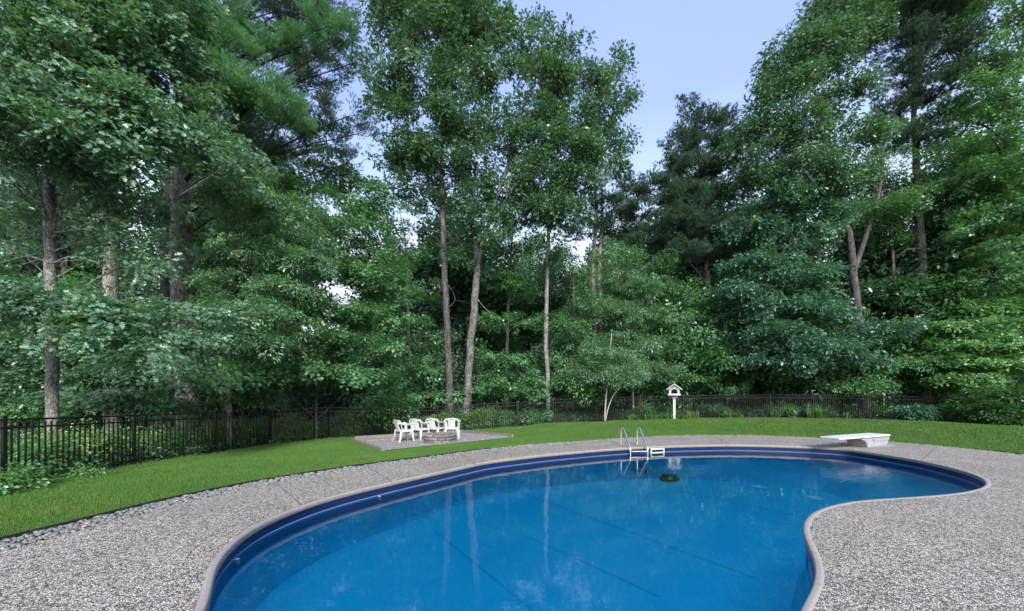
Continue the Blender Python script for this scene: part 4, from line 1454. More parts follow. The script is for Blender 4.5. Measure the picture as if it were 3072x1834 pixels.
make_sprays('oak', 'oak_leaf', OAK_V, OAK_F, nl=34, leaf=0.15, width=0.30, updev=0.7)
make_sprays('oak_dark', 'oak_leaf_dark', OAK_V, OAK_F, nl=34, leaf=0.15, width=0.32, updev=0.8, flat=0.15)
make_sprays('blue', 'blue_leaf', OAK_V, OAK_F, nl=34, leaf=0.15, width=0.34, updev=0.55, flat=0.10)
make_sprays('maple', 'maple_leaf', MAP_V, MAP_F, nl=40, leaf=0.12, width=0.36, flat=0.06, updev=0.35)
make_sprays('beech', 'beech_leaf', ELL_V, ELL_F, nl=60, leaf=0.11, width=0.30, flat=0.06, droop=0.4, updev=0.4)
make_sprays('bright', 'bright_leaf', MAP_V, MAP_F, nl=44, leaf=0.12, width=0.36, flat=0.05, updev=0.3)
make_sprays('rhodo', 'rhodo_leaf', ELL_V, ELL_F, nl=60, leaf=0.13, width=0.30, flat=0.06, updev=0.4)
make_sprays('shrub', 'yellow_leaf', ELL_V * np.array([1, 1.5]), ELL_F, nl=26, leaf=0.10, width=0.26, flat=0.10, updev=0.5)
make_sprays('shrub_green', 'bright_leaf', ELL_V * np.array([1, 1.4]), ELL_F, nl=26, leaf=0.11, width=0.28, flat=0.08, updev=0.4)
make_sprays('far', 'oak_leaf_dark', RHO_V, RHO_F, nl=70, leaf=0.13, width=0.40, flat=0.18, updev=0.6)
make_sprays('far_maple', 'maple_leaf', RHO_V, RHO_F, nl=70, leaf=0.12, width=0.42, flat=0.10, updev=0.45)
for key, mat, kw in (('pine', 'pine_leaf', {}), ('pine_dark', 'pine_dark', {}), ('pine_yellow', 'pine_yellow', {}), ('pine_far', 'pine_dark', dict(nn=34, ln=0.15, wd=0.013))):
    SPR[key] = [bpy.data.objects.new('spray_' + key, pine_spray('spray_' + key, M[mat], **kw)) for _ in range(3)]

GN = {}


def spray_group(key):
    if key in GN: return GN[key]
    g = bpy.data.node_groups.new('sprays_' + key, 'GeometryNodeTree')
    g.interface.new_socket('Geometry', in_out='INPUT', socket_type='NodeSocketGeometry')
    g.interface.new_socket('Geometry', in_out='OUTPUT', socket_type='NodeSocketGeometry')
    N, L = g.nodes, g.links
    gi = N.new('NodeGroupInput'); go = N.new('NodeGroupOutput')
    jn = N.new('GeometryNodeJoinGeometry')
    for ob in SPR[key]:
        oi = N.new('GeometryNodeObjectInfo'); oi.inputs['Object'].default_value = ob
        oi.inputs['As Instance'].default_value = False
        g2 = N.new('GeometryNodeGeometryToInstance')
        L.new(oi.outputs['Geometry'], g2.inputs[0]); L.new(g2.outputs[0], jn.inputs[0])
    ip = N.new('GeometryNodeInstanceOnPoints')
    L.new(gi.outputs[0], ip.inputs['Points']); L.new(jn.outputs[0], ip.inputs['Instance'])
    ip.inputs['Pick Instance'].default_value = True

    def attr(name, typ):
        a = N.new('GeometryNodeInputNamedAttribute'); a.data_type = typ; a.inputs['Name'].default_value = name
        return a.outputs['Attribute']
    L.new(attr('pick', 'INT'), ip.inputs['Instance Index'])
    L.new(attr('rot', 'FLOAT_VECTOR'), ip.inputs['Rotation'])
    L.new(attr('size', 'FLOAT'), ip.inputs['Scale'])
    L.new(ip.outputs[0], go.inputs[0])
    GN[key] = g
    return g


def crown_obj(name, parent, pos, rot, size, key):
    me = bpy.data.meshes.new(name)
    n = len(pos)
    off = np.array(parent_origin(parent))
    me.vertices.add(n)
    me.vertices.foreach_set('co', (pos - off).astype(np.float32).ravel())
    a = me.attributes.new('rot', 'FLOAT_VECTOR', 'POINT'); a.data.foreach_set('vector', rot.astype(np.float32).ravel())
    a = me.attributes.new('size', 'FLOAT', 'POINT'); a.data.foreach_set('value', size.astype(np.float32))
    a = me.attributes.new('tint', 'FLOAT', 'POINT'); a.data.foreach_set('value', rng.random(n).astype(np.float32))
    a = me.attributes.new('pick', 'INT', 'POINT'); a.data.foreach_set('value', rng.integers(0, len(SPR[key]), n).astype(np.int32))
    me.materials.append(SPR[key][0].data.materials[0])
    o = link(name, me, parent)
    o['kind'] = 'stuff'
    md = o.modifiers.new('sprays', 'NODES'); md.node_group = spray_group(key)
    return o


def fill_lobe(c, rx, ry, rz, cr, per, size, pine=False, flat=0.55, hollow=0.55, dens=1.0):
    """clumps of sprays spread over an ellipsoidal lobe: returns pos, rot, size, clump centres"""
    area_ = 4 * math.pi * ((rx * ry) ** 1.6 / 3 + (rx * rz) ** 1.6 / 3 + (ry * rz) ** 1.6 / 3) ** (1 / 1.6)
    K = max(3, int(dens * area_ / (cr * cr * 2.6)))
    dv = rng.normal(0, 1, (K, 3)); dv /= np.linalg.norm(dv, axis=1)[:, None]
    rr = rng.uniform(hollow, 1.0, (K, 1)) ** 0.7
    cc = c + dv * rr * np.array([rx, ry, rz])
    cc[:, 2] += np.where(dv[:, 2] < -0.3, 0.15 * rz, 0)
    npc = per
    pos = np.repeat(cc, npc, 0)
    outd = np.repeat(dv * np.array([1 / rx, 1 / ry, 0.3 / rz]), npc, 0)
    jit = rng.normal(0, 1, pos.shape) * cr * np.array([0.55, 0.55, 0.55 * flat])
    pos = pos + jit
    az = np.arctan2(outd[:, 1] + 0.5 * jit[:, 1] / cr, outd[:, 0] + 0.5 * jit[:, 0] / cr) + rng.normal(0, 0.5, len(pos))
    if pine:
        pitch = rng.normal(-0.15, 0.25, len(pos)); roll = rng.normal(0, 0.25, len(pos))
    else:
        pitch = rng.normal(0.10, 0.35, len(pos)); roll = rng.normal(0, 0.35, len(pos))
    rot = np.column_stack([roll, pitch, az])
    sz = size * rng.uniform(0.75, 1.25, len(pos))
    return pos, rot, sz, cc


def lerp_path(P, t):
    """P: list of (Vector, r) ; t 0..1 by index"""
    f = t * (len(P) - 1); i = min(int(f), len(P) - 2); k = f - i
    return P[i][0].lerp(P[i + 1][0], k), P[i][1] * (1 - k) + P[i + 1][1] * k


def smooth_path(P, n=5):
    pts = arc_pts([p for p, r in P], n)
    rs = np.interp(np.linspace(0, len(P) - 1, len(pts)), range(len(P)), [r for p, r in P])
    return pts, list(rs)


def tree(name, label, base, trunk, lobes, key, bark, cr=0.5, per=6, size=1.0, flat=0.55, group=None, forks=(), cat='tree', pine=False,
         limbs=True, crown_name='crown', bare=(), limb_r=0.35, dd=0.0, hollow=0.55, sq=0.85, dens=1.0):
    """trunk: [(px, py, radius m, depth)], first point at the ground; lobes: [(px, py, rpx, rpy, depth)]"""
    trunk = [(a, b, c, d + dd) for a, b, c, d in trunk]; lobes = [(*l[:4], l[4] + dd) for l in lobes]
    forks = [[(a, b, c, d + dd) for a, b, c, d in f] for f in forks]; bare = [[(a, b, d + dd) for a, b, d in f] for f in bare]
    P = [(W(px, py, d), r) for px, py, r, d in trunk]
    x0, y0 = P[0][0].x, P[0][0].y
    P[0] = (Vector((x0, y0, zg(x0, y0) - 0.1)), P[0][1])
    t = thing(name, label, cat, (x0, y0, zg(x0, y0)), group)
    pts, rs = smooth_path(P)
    for i in range(1, len(pts)):
        pts[i] = pts[i] + Vector((rng.normal(0, .12), rng.normal(0, .12), 0)) * rs[i]
    m = MB(); rs[0] *= 1.25
    m.tube(pts, rs, 12)
    for fk in forks:
        FP = [(W(px, py, d), r) for px, py, r, d in fk]
        p2, r2 = smooth_path(FP)
        m.tube(p2, r2, 9)
        P = P + FP if False else P
    m.build('trunk', M[bark], t, smooth=True)
    allp = [(p, r) for p, r in zip(pts, rs)]
    for fk in forks:
        FP = [(W(px, py, d), r) for px, py, r, d in fk]
        p2, r2 = smooth_path(FP); allp += list(zip(p2, r2))
    A = np.array([tuple(p) for p, r in allp]); AR = np.array([r for p, r in allp])
    if len(lobes):
        allpos, allrot, allsz = [], [], []
        for lb in lobes:
            px, py, rx, ry, d = lb[:5]
            c = np.array(W(px, py, d)); s = d / F
            sh_ = 0.17 * size + 0.18 * cr
            a, e = max(rx * s * .5, rx * s - sh_), max(ry * s * .5, ry * s - sh_ * .8)
            b_ = a * sq
            pos, rot, sz, cc = fill_lobe(c, a, b_, e, cr, per, size, pine, flat, hollow, dens)
            allpos.append(pos); allrot.append(rot); allsz.append(sz)
            if limbs:
                hd = np.hypot(A[:, 0] - c[0], A[:, 1] - c[1])
                want = c[2] - 0.45 * hd - 0.3
                cost = np.abs(A[:, 2] - want) + 0.4 * hd
                i = int(np.argmin(cost))
                st = Vector(A[i]); r0 = min(AR[i] * 0.6, 0.035 * max(a, 0.6) + 0.02) * (limb_r / 0.35)
                cv = Vector(c)
                mid = st.lerp(cv, 0.5) + Vector((rng.normal(0, .1), rng.normal(0, .1), 0.12 * (cv - st).length * rng.uniform(-.2, 1)))
                lm = MB()
                lp = arc_pts([st, mid, cv], 4)
                lm.tube(lp, list(np.linspace(r0, r0 * 0.4, len(lp))), 6, caps=False)
                for q in cc[rng.permutation(len(cc))[:7]]:
                    s0 = lp[rng.integers(len(lp) // 2, len(lp))]
                    qv = Vector(q)
                    lm.tube([s0, s0.lerp(qv, 0.5) + Vector((rng.normal(0, .06), rng.normal(0, .06), rng.normal(0.04, .06))) * (qv - s0).length, qv], [r0 * 0.38, r0 * 0.25, r0 * 0.1], 4, caps=False)
                lm.build('limb', M['bark_dark' if pine else bark], t, smooth=True)
        crown_obj(crown_name, t, np.vstack(allpos), np.vstack(allrot), np.concatenate(allsz), key)
    for br in bare:
        FP = [W(px, py, d) for px, py, d in br]
        lp = arc_pts(FP, 4)
        lm = MB(); lm.tube(lp, list(np.linspace(br_r(br), 0.008, len(lp))), 5, caps=False)
        for q in range(4):
            s0 = lp[rng.integers(2, len(lp))]
            lm.tube([s0, s0 + Vector((rng.normal(0, .3), rng.normal(0, .3), rng.normal(0.1, .25)))], [0.01, 0.004], 4, caps=False)
        lm.build('dead_branch', M[bark], t, smooth=True)
    return t


def br_r(br):
    return 0.035



# ------------------------------------------------------------------ the named trees, nearest first
# big oak at the left, seen close up
tree('oak_tree', 'large oak with pale grey trunk rising behind the fence at far left', None,
     [(159, 1285, .112, 9.4), (158, 1150, .122, 9.4), (156, 1000, .122, 9.4), (151, 800, .112, 9.4), (149, 600, .102, 9.4), (152, 480, .095, 9.4), (170, 250, .08, 9.4), (190, 0, .06, 9.4), (200, -300, .04, 9.4)],
     [(90, 90, 230, 130, 8.6), (330, 40, 190, 110, 9.2), (30, 250, 170, 120, 8.0), (230, 230, 190, 110, 8.6), (430, 170, 150, 110, 9.4), (500, 290, 120, 80, 9.6),
      (330, 340, 190, 90, 8.8), (90, 400, 190, 90, 8.0), (520, 400, 130, 60, 9.2), (300, 450, 150, 50, 8.4), (630, 450, 90, 45, 9.4), (-10, 500, 80, 50, 8.2), (660, 510, 70, 35, 9.4),
      (400, 520, 90, 45, 9.0), (320, 590, 100, 40, 9.4), (420, 630, 70, 36, 9.5), (-10, 620, 60, 36, 9.0), (260, -100, 300, 120, 9), (400, 720, 90, 40, 9.7),
      (390, 790, 80, 26, 9.2), (-10, 740, 80, 36, 9.4)],
     'oak', 'bark_grey', limb_r=0.17, dens=.9, cr=0.40, per=7, size=0.85,
     bare=[[(160, 700, 9.4), (220, 690, 9.2), (290, 660, 9.0), (340, 650, 8.9)], [(160, 790, 9.4), (220, 770, 9.2), (300, 790, 9.0)], [(155, 790, 9.4), (80, 770, 9.3), (0, 790, 9.2)]])
tree('oak_sapling', 'pale green young oak boughs spreading low around the grey trunk at far left', None,
     [(168, 1300, .03, 9.6), (172, 1150, .025, 9.6), (170, 1000, .022, 9.6), (180, 900, .016, 9.6)],
     [(80, 900, 170, 40, 8.0), (240, 930, 130, 40, 8.2), (380, 950, 120, 45, 8.2), (450, 1010, 110, 40, 8.0), (340, 1010, 90, 35, 8.0), (440, 1075, 90, 25, 7.8), (600, 950, 80, 26, 8.8), (540, 1030, 60, 25, 8.6)],
     'oak', 'bark_grey', limbs=False, dens=.9, cr=0.33, per=7, size=0.85, flat=0.35)
# white pine
tree('white_pine', 'white pine with thick scaly trunk and bright green needle pads', None,
     [(565, 1290, .36, 12.2), (556, 1000, .33, 12.2), (548, 800, .31, 12.2), (545, 560, .28, 12.2), (548, 350, .25, 12.2), (555, 150, .21, 12.2), (570, -150, .15, 12.2), (580, -500, .08, 12.2)],
     [(690, 235, 85, 40, 10.8), (790, 285, 100, 42, 10.8), (860, 340, 70, 40, 10.9), (740, 320, 90, 30, 11.0), (664, 20, 75, 34, 11.0), (560, 10, 90, 40, 11.2), (690, 150, 70, 32, 11.2), (770, 130, 50, 26, 11.5),
      (985, 80, 70, 36, 11.6), (900, 140, 60, 28, 11.8), (1030, 120, 45, 26, 11.8), (860, 160, 60, 20, 12)],
     'pine', 'bark_pine', dens=1.5, cr=0.26, per=8, size=0.55, pine=True, flat=0.5)
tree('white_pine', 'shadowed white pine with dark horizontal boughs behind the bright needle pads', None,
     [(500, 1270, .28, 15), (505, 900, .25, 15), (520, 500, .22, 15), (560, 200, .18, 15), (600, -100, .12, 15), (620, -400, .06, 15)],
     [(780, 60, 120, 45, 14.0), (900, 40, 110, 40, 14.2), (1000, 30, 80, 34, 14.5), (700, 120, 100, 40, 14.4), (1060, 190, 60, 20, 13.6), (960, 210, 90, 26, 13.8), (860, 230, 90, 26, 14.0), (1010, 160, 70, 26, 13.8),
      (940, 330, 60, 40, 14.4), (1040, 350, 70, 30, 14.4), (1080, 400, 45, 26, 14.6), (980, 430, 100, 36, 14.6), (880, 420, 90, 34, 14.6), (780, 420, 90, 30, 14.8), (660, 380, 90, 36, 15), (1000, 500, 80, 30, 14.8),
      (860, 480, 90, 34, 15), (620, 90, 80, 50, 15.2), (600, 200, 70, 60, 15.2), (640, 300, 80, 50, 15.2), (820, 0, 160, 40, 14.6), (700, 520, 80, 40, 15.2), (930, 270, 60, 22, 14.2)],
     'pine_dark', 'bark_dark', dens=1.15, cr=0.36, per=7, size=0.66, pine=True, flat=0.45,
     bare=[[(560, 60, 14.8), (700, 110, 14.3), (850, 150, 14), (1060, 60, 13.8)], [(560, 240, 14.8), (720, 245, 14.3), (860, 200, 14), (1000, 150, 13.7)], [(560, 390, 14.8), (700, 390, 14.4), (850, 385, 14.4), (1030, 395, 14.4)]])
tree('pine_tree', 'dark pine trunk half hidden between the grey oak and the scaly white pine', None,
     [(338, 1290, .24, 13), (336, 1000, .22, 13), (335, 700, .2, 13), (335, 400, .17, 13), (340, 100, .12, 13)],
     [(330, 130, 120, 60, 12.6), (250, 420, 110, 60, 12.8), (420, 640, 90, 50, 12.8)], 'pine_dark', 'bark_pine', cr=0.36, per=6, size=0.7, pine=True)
# beech/maple layers left of centre
tree('beech_tree', 'slender beech with layered drooping pale sprays right of the scaly white pine trunk', None,
     [(690, 1290, .07, 11.6), (684, 1050, .065, 11.6), (680, 850, .055, 11.6), (677, 650, .04, 11.6), (690, 480, .02, 11.6)],
     [(720, 600, 90, 45, 11.4), (760, 570, 120, 45, 11.6), (850, 640, 130, 55, 11.6), (740, 690, 90, 36, 11.2), (880, 720, 120, 45, 11.4), (780, 770, 130, 40, 11.2), (700, 800, 80, 36, 11.4), (930, 800, 110, 40, 11.4),
      (730, 850, 120, 35, 10.8), (860, 870, 110, 35, 11), (760, 930, 120, 30, 10.4), (870, 960, 90, 30, 10.4), (690, 1000, 100, 28, 10.2), (820, 1030, 90, 25, 10.4), (770, 500, 90, 40, 12), (680, 920, 90, 26, 10.4)],
     'beech', 'bark_grey', dens=.8, dd=.5, cr=0.42, per=7, size=0.85, flat=0.35)
tree('maple_tree', 'broad leafed maple with flat tiers of leaves above the fence between pine and chairs', None,
     [(950, 1270, .045, 13.5), (945, 1000, .04, 13.5), (930, 750, .07, 13.5), (940, 560, .04, 13.5)],
     [(980, 530, 90, 40, 14.4), (1080, 580, 80, 40, 14.8), (1150, 660, 60, 40, 15), (960, 620, 110, 60, 13.6), (1060, 700, 100, 60, 14), (960, 780, 120, 50, 13.2), (1080, 830, 110, 50, 13.6), (900, 880, 110, 40, 12.6), (1010, 920, 120, 45, 12.8), (1120, 950, 100, 40, 13.4), (930, 1010, 120, 35, 12),
      (1070, 1040, 120, 35, 12.6), (840, 1090, 120, 30, 11.5), (980, 1110, 130, 32, 12), (1110, 1120, 90, 30, 13), (700, 1120, 130, 30, 11), (1150, 780, 80, 50, 14.5), (1180, 880, 70, 40, 14.5)],
     'maple', 'bark_brown', dens=.8, dd=.8, cr=0.45, per=7, size=0.95, flat=0.3)
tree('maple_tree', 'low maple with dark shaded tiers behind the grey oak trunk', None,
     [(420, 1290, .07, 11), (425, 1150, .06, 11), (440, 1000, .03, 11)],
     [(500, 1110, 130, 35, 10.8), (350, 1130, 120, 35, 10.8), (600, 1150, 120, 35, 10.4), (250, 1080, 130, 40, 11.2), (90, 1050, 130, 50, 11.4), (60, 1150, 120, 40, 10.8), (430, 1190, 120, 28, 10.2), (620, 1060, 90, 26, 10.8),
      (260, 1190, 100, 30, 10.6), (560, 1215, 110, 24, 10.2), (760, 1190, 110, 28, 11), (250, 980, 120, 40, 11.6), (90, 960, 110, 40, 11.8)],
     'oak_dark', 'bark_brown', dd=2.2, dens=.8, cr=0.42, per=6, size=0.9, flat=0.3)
# centre
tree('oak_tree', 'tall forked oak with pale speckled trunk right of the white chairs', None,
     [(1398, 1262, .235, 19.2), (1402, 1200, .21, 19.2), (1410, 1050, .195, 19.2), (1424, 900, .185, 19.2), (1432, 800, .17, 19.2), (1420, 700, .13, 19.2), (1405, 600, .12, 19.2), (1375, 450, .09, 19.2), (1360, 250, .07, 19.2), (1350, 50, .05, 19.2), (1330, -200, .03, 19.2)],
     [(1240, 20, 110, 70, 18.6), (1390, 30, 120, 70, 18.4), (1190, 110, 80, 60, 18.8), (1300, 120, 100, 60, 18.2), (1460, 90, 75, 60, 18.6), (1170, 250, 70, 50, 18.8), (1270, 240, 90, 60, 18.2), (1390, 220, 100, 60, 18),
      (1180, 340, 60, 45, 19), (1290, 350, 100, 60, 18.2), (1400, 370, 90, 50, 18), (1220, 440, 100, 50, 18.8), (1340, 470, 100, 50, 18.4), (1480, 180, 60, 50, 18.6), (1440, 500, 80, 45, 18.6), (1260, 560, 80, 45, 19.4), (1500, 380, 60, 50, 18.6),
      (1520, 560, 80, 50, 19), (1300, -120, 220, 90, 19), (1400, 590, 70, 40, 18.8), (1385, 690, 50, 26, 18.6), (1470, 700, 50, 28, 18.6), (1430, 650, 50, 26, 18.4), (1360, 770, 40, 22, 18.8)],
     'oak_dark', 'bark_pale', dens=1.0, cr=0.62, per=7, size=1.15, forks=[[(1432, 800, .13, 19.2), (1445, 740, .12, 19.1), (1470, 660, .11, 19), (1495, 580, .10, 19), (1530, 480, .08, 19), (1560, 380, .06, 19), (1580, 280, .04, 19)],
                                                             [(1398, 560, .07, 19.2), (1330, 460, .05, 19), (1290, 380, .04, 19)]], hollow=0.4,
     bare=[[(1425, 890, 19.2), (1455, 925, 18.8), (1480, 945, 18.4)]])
tree('oak_tree', 'tall oak with thin straight trunk and ragged crown edging the open blue sky', None,
     [(1645, 1262, .13, 20), (1643, 1150, .12, 20), (1638, 1000, .12, 20), (1642, 850, .105, 20), (1645, 700, .095, 20), (1655, 500, .08, 20), (1670, 300, .05, 20), (1690, 150, .03, 20)],
     [(1600, 150, 70, 50, 19.6), (1700, 170, 60, 50, 19.8), (1640, 250, 90, 50, 19.4), (1740, 260, 70, 50, 19.8), (1810, 230, 45, 40, 20.2), (1600, 340, 80, 50, 19.2), (1720, 360, 90, 50, 19.4), (1810, 330, 60, 45, 20), (1855, 300, 25, 24, 20.6),
      (1580, 440, 90, 50, 19), (1700, 460, 100, 45, 19.2), (1800, 430, 60, 40, 20), (1860, 420, 32, 34, 20.6), (1620, 540, 90, 45, 19), (1740, 540, 80, 40, 19.6), (1830, 500, 45, 34, 20.4), (1640, 630, 80, 36, 19.2), (1560, 640, 60, 36, 19), (1700, 650, 70, 34, 19.6),
      (1640, 740, 60, 34, 19.4), (1600, 90, 40, 24, 20), (1850, 185, 30, 26, 20.8)],
     'oak_dark', 'bark_grey', dens=1.05, cr=0.58, per=7, size=1.1, hollow=0.4)
tree('pine_tree', 'dark pine trunk with bare snapped branches beside the pale forked oak', None,
     [(1350, 1262, .19, 18.6), (1349, 1150, .175, 18.6), (1340, 950, .16, 18.6), (1333, 800, .145, 18.6), (1328, 650, .13, 18.6), (1325, 540, .11, 18.6), (1325, 400, .06, 18.6)],
     [(1300, 620, 60, 26, 18.8), (1250, 680, 50, 24, 18.8), (1350, 560, 60, 26, 18.8)], 'pine_far', 'bark_brown', cr=0.5, per=5, size=0.9, pine=True,
     bare=[[(1330, 700, 18.6), (1280, 690, 18.2), (1250, 670, 18)], [(1335, 880, 18.6), (1310, 860, 18.3), (1280, 850, 18)], [(1330, 740, 18.6), (1360, 720, 18.3), (1370, 700, 18)], [(1326, 600, 18.6), (1280, 560, 18.2), (1240, 550, 18)],
           [(1326, 570, 18.6), (1370, 540, 18.2), (1400, 530, 18)], [(1338, 930, 18.6), (1365, 900, 18.3), (1350, 860, 18)]])
for lab, px, w_ in (('paler trunk of a pine pair with yellowish needle crown standing far behind the fence', 1783, .16), ('second closer set trunk of the pine pair with yellowish needles far behind the fence', 1801, .13)):
    q = px - 1783
    tree('pine_tree', lab, None, [(px + 5, 1240, w_, 25), (px, 950, w_ * .95, 25), (px - 4, 800, w_ * .9, 25), (px + 6, 650, w_ * .75, 25), (px, 500, w_ * .4, 25)],
         ([(1770, 530, 75, 40, 24.4), (1840, 590, 50, 30, 24.6), (1700, 600, 50, 26, 24.6)] if q == 0 else [(1800, 640, 80, 30, 24.8), (1760, 700, 60, 24, 24.6), (1850, 690, 70, 26, 25)]), 'pine_yellow' if q == 0 else 'pine_far', 'bark_pine', cr=0.6, per=6, size=1.2, pine=True, flat=0.4,
         bare=[[(px, 830, 25), (px + 30, 800, 24.6), (px + 50, 780, 24.4)], [(px, 860, 25), (px - 25, 850, 24.6), (px - 40, 850, 24.4)]], group=None)
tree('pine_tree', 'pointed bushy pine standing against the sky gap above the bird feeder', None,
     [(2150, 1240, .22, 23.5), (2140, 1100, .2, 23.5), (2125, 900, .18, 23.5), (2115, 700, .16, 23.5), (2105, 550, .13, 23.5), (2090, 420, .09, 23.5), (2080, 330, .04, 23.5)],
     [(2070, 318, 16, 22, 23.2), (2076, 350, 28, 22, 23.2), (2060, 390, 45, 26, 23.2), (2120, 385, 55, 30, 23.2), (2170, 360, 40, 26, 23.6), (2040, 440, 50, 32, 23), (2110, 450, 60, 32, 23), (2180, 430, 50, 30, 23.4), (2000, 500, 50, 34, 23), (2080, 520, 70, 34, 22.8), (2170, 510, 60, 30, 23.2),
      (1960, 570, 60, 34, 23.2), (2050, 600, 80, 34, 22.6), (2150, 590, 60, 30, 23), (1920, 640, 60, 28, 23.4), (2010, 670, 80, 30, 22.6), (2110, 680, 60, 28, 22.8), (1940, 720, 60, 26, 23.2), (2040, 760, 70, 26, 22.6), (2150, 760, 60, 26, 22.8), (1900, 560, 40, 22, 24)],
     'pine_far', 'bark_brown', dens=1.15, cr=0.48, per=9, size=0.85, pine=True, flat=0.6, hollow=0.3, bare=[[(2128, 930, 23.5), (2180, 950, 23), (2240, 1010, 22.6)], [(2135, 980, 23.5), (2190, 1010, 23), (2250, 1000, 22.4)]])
# right
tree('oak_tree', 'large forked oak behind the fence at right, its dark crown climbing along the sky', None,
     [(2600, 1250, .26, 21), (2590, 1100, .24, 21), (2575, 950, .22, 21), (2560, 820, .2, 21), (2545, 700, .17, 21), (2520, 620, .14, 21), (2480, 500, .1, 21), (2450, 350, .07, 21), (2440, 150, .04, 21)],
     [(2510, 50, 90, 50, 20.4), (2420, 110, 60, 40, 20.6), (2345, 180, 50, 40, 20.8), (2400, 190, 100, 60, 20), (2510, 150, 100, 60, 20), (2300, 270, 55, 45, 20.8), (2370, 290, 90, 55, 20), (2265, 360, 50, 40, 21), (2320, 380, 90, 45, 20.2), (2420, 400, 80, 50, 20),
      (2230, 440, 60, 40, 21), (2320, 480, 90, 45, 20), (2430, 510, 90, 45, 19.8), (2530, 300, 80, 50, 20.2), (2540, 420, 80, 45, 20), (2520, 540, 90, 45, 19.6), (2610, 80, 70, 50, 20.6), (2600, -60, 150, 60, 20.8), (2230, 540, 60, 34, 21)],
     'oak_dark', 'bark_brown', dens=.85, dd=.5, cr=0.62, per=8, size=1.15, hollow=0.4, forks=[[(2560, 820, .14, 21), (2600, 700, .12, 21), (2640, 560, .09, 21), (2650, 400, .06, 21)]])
tree('oak_tree', 'full leafed oak filling the middle height right of the bird feeder with blue green foliage', None,
     [(2480, 1250, .13, 18.5), (2474, 1150, .12, 18.5), (2462, 1000, .11, 18.5), (2440, 850, .1, 18.5), (2420, 700, .07, 18.5), (2410, 550, .04, 18.5)],
     [(2420, 560, 100, 50, 18), (2330, 620, 110, 50, 18), (2460, 650, 80, 45, 17.6), (2250, 690, 80, 45, 18.4), (2380, 720, 110, 50, 17.4), (2270, 800, 100, 45, 17.8), (2400, 830, 110, 45, 17.2), 
      (2220, 880, 90, 40, 17.8), (2340, 920, 110, 40, 17), (2450, 930, 90, 36, 17), (2280, 1000, 110, 36, 17), (2420, 1040, 120, 36, 16.8), (2330, 1080, 100, 30, 17), (2620, 990, 80, 36, 17.4), (2200, 960, 80, 30, 17.6),
      (2540, 1080, 90, 30, 17.4)],
     'blue', 'bark_dark', dd=3.2, dens=.8, cr=0.55, per=8, size=1.0, flat=0.4)
tree('pine_tree', 'tall straight pine trunk standing alone at right with airy grey green crown', None,
     [(2780, 1230, .235, 19), (2776, 1060, .23, 19), (2770, 900, .22, 19), (2765, 780, .21, 19), (2755, 640, .2, 19), (2750, 500, .17, 19), (2742, 380, .13, 19), (2740, 200, .09, 19), (2745, 0, .06, 19)],
     [(2700, 60, 80, 40, 18.6), (2800, 80, 90, 40, 18.4), (2730, 150, 80, 36, 18.4), (2840, 180, 80, 36, 18.2), (2700, 240, 70, 32, 18.6), (2800, 260, 90, 34, 18.2), (2690, 330, 60, 30, 18.8), (2820, 350, 70, 30, 18.4), (2740, 420, 70, 30, 18.4), (2850, 20, 80, 40, 18.6), (2760, -60, 160, 50, 19)],
     'pine_far', 'bark_brown', dd=2.6, dens=1.2, cr=0.5, per=7, size=0.9, pine=True, flat=0.6, hollow=0.3,
     bare=[[(2765, 745, 19), (2720, 750, 18.6), (2690, 775, 18.3)], [(2750, 560, 19), (2700, 570, 18.6), (2650, 600, 18.2)], [(2752, 520, 19), (2800, 560, 18.6), (2850, 640, 18.2)]])
tree('maple_tree', 'maple with mid green leaves between the forked oak and the straight pine trunk', None,
     [(2690, 1250, .12, 20), (2690, 1000, .1, 20), (2680, 800, .08, 20), (2670, 600, .05, 20)],
     [(2660, 500, 80, 40, 19.6), (2690, 560, 50, 40, 20.5), (2650, 620, 90, 45, 19.4), (2670, 720, 50, 40, 20.6), (2890, 520, 80, 45, 19.2), (2900, 640, 80, 45, 19.2), (2680, 870, 50, 36, 20.6), (2690, 1100, 100, 34, 19), (2800, 1120, 100, 34, 18.8), (2560, 1150, 90, 28, 19),
      (2620, 420, 60, 40, 20), (2900, 760, 70, 45, 19), (2890, 880, 70, 40, 18.8), (2700, 1000, 60, 40, 19.8), (2830, 1000, 80, 36, 18.8)],
     'far_maple', 'bark_brown', dd=2.2, dens=.95, cr=0.6, per=6, size=1.25, flat=0.4)
tree('locust_tree', 'tree with dark sinuous trunk leaning in at far right under streaming leaves', None,
     [(3010, 1230, .16, 13.5), (3000, 1000, .14, 13.5), (2985, 800, .13, 13.5), (2990, 620, .12, 13.5), (3015, 480, .1, 13.5), (3025, 360, .09, 13.5), (3050, 250, .07, 13.5), (3070, 100, .05, 13.5), (3060, -200, .03, 13.5)],
     [(2990, 60, 110, 60, 13), (3060, 170, 100, 60, 12.6), (2940, 170, 80, 50, 13.2), (2960, 280, 100, 50, 12.8), (3060, 320, 90, 60, 12.4), (2900, 360, 70, 40, 13.4), (2980, 420, 100, 50, 12.8), (3060, 500, 90, 50, 12.4), (2930, 520, 90, 45, 13), (3020, 620, 100, 45, 12.4),
      (2940, 680, 90, 40, 12.8), (3040, 740, 90, 40, 12.2), (2960, 830, 90, 36, 12.6), (2940, -60, 200, 60, 13), (3060, 850, 80, 36, 12.4)],
     'maple', 'bark_dark', dd=6.8, dens=.7, cr=0.6, per=7, size=1.2, flat=0.5, hollow=0.4)
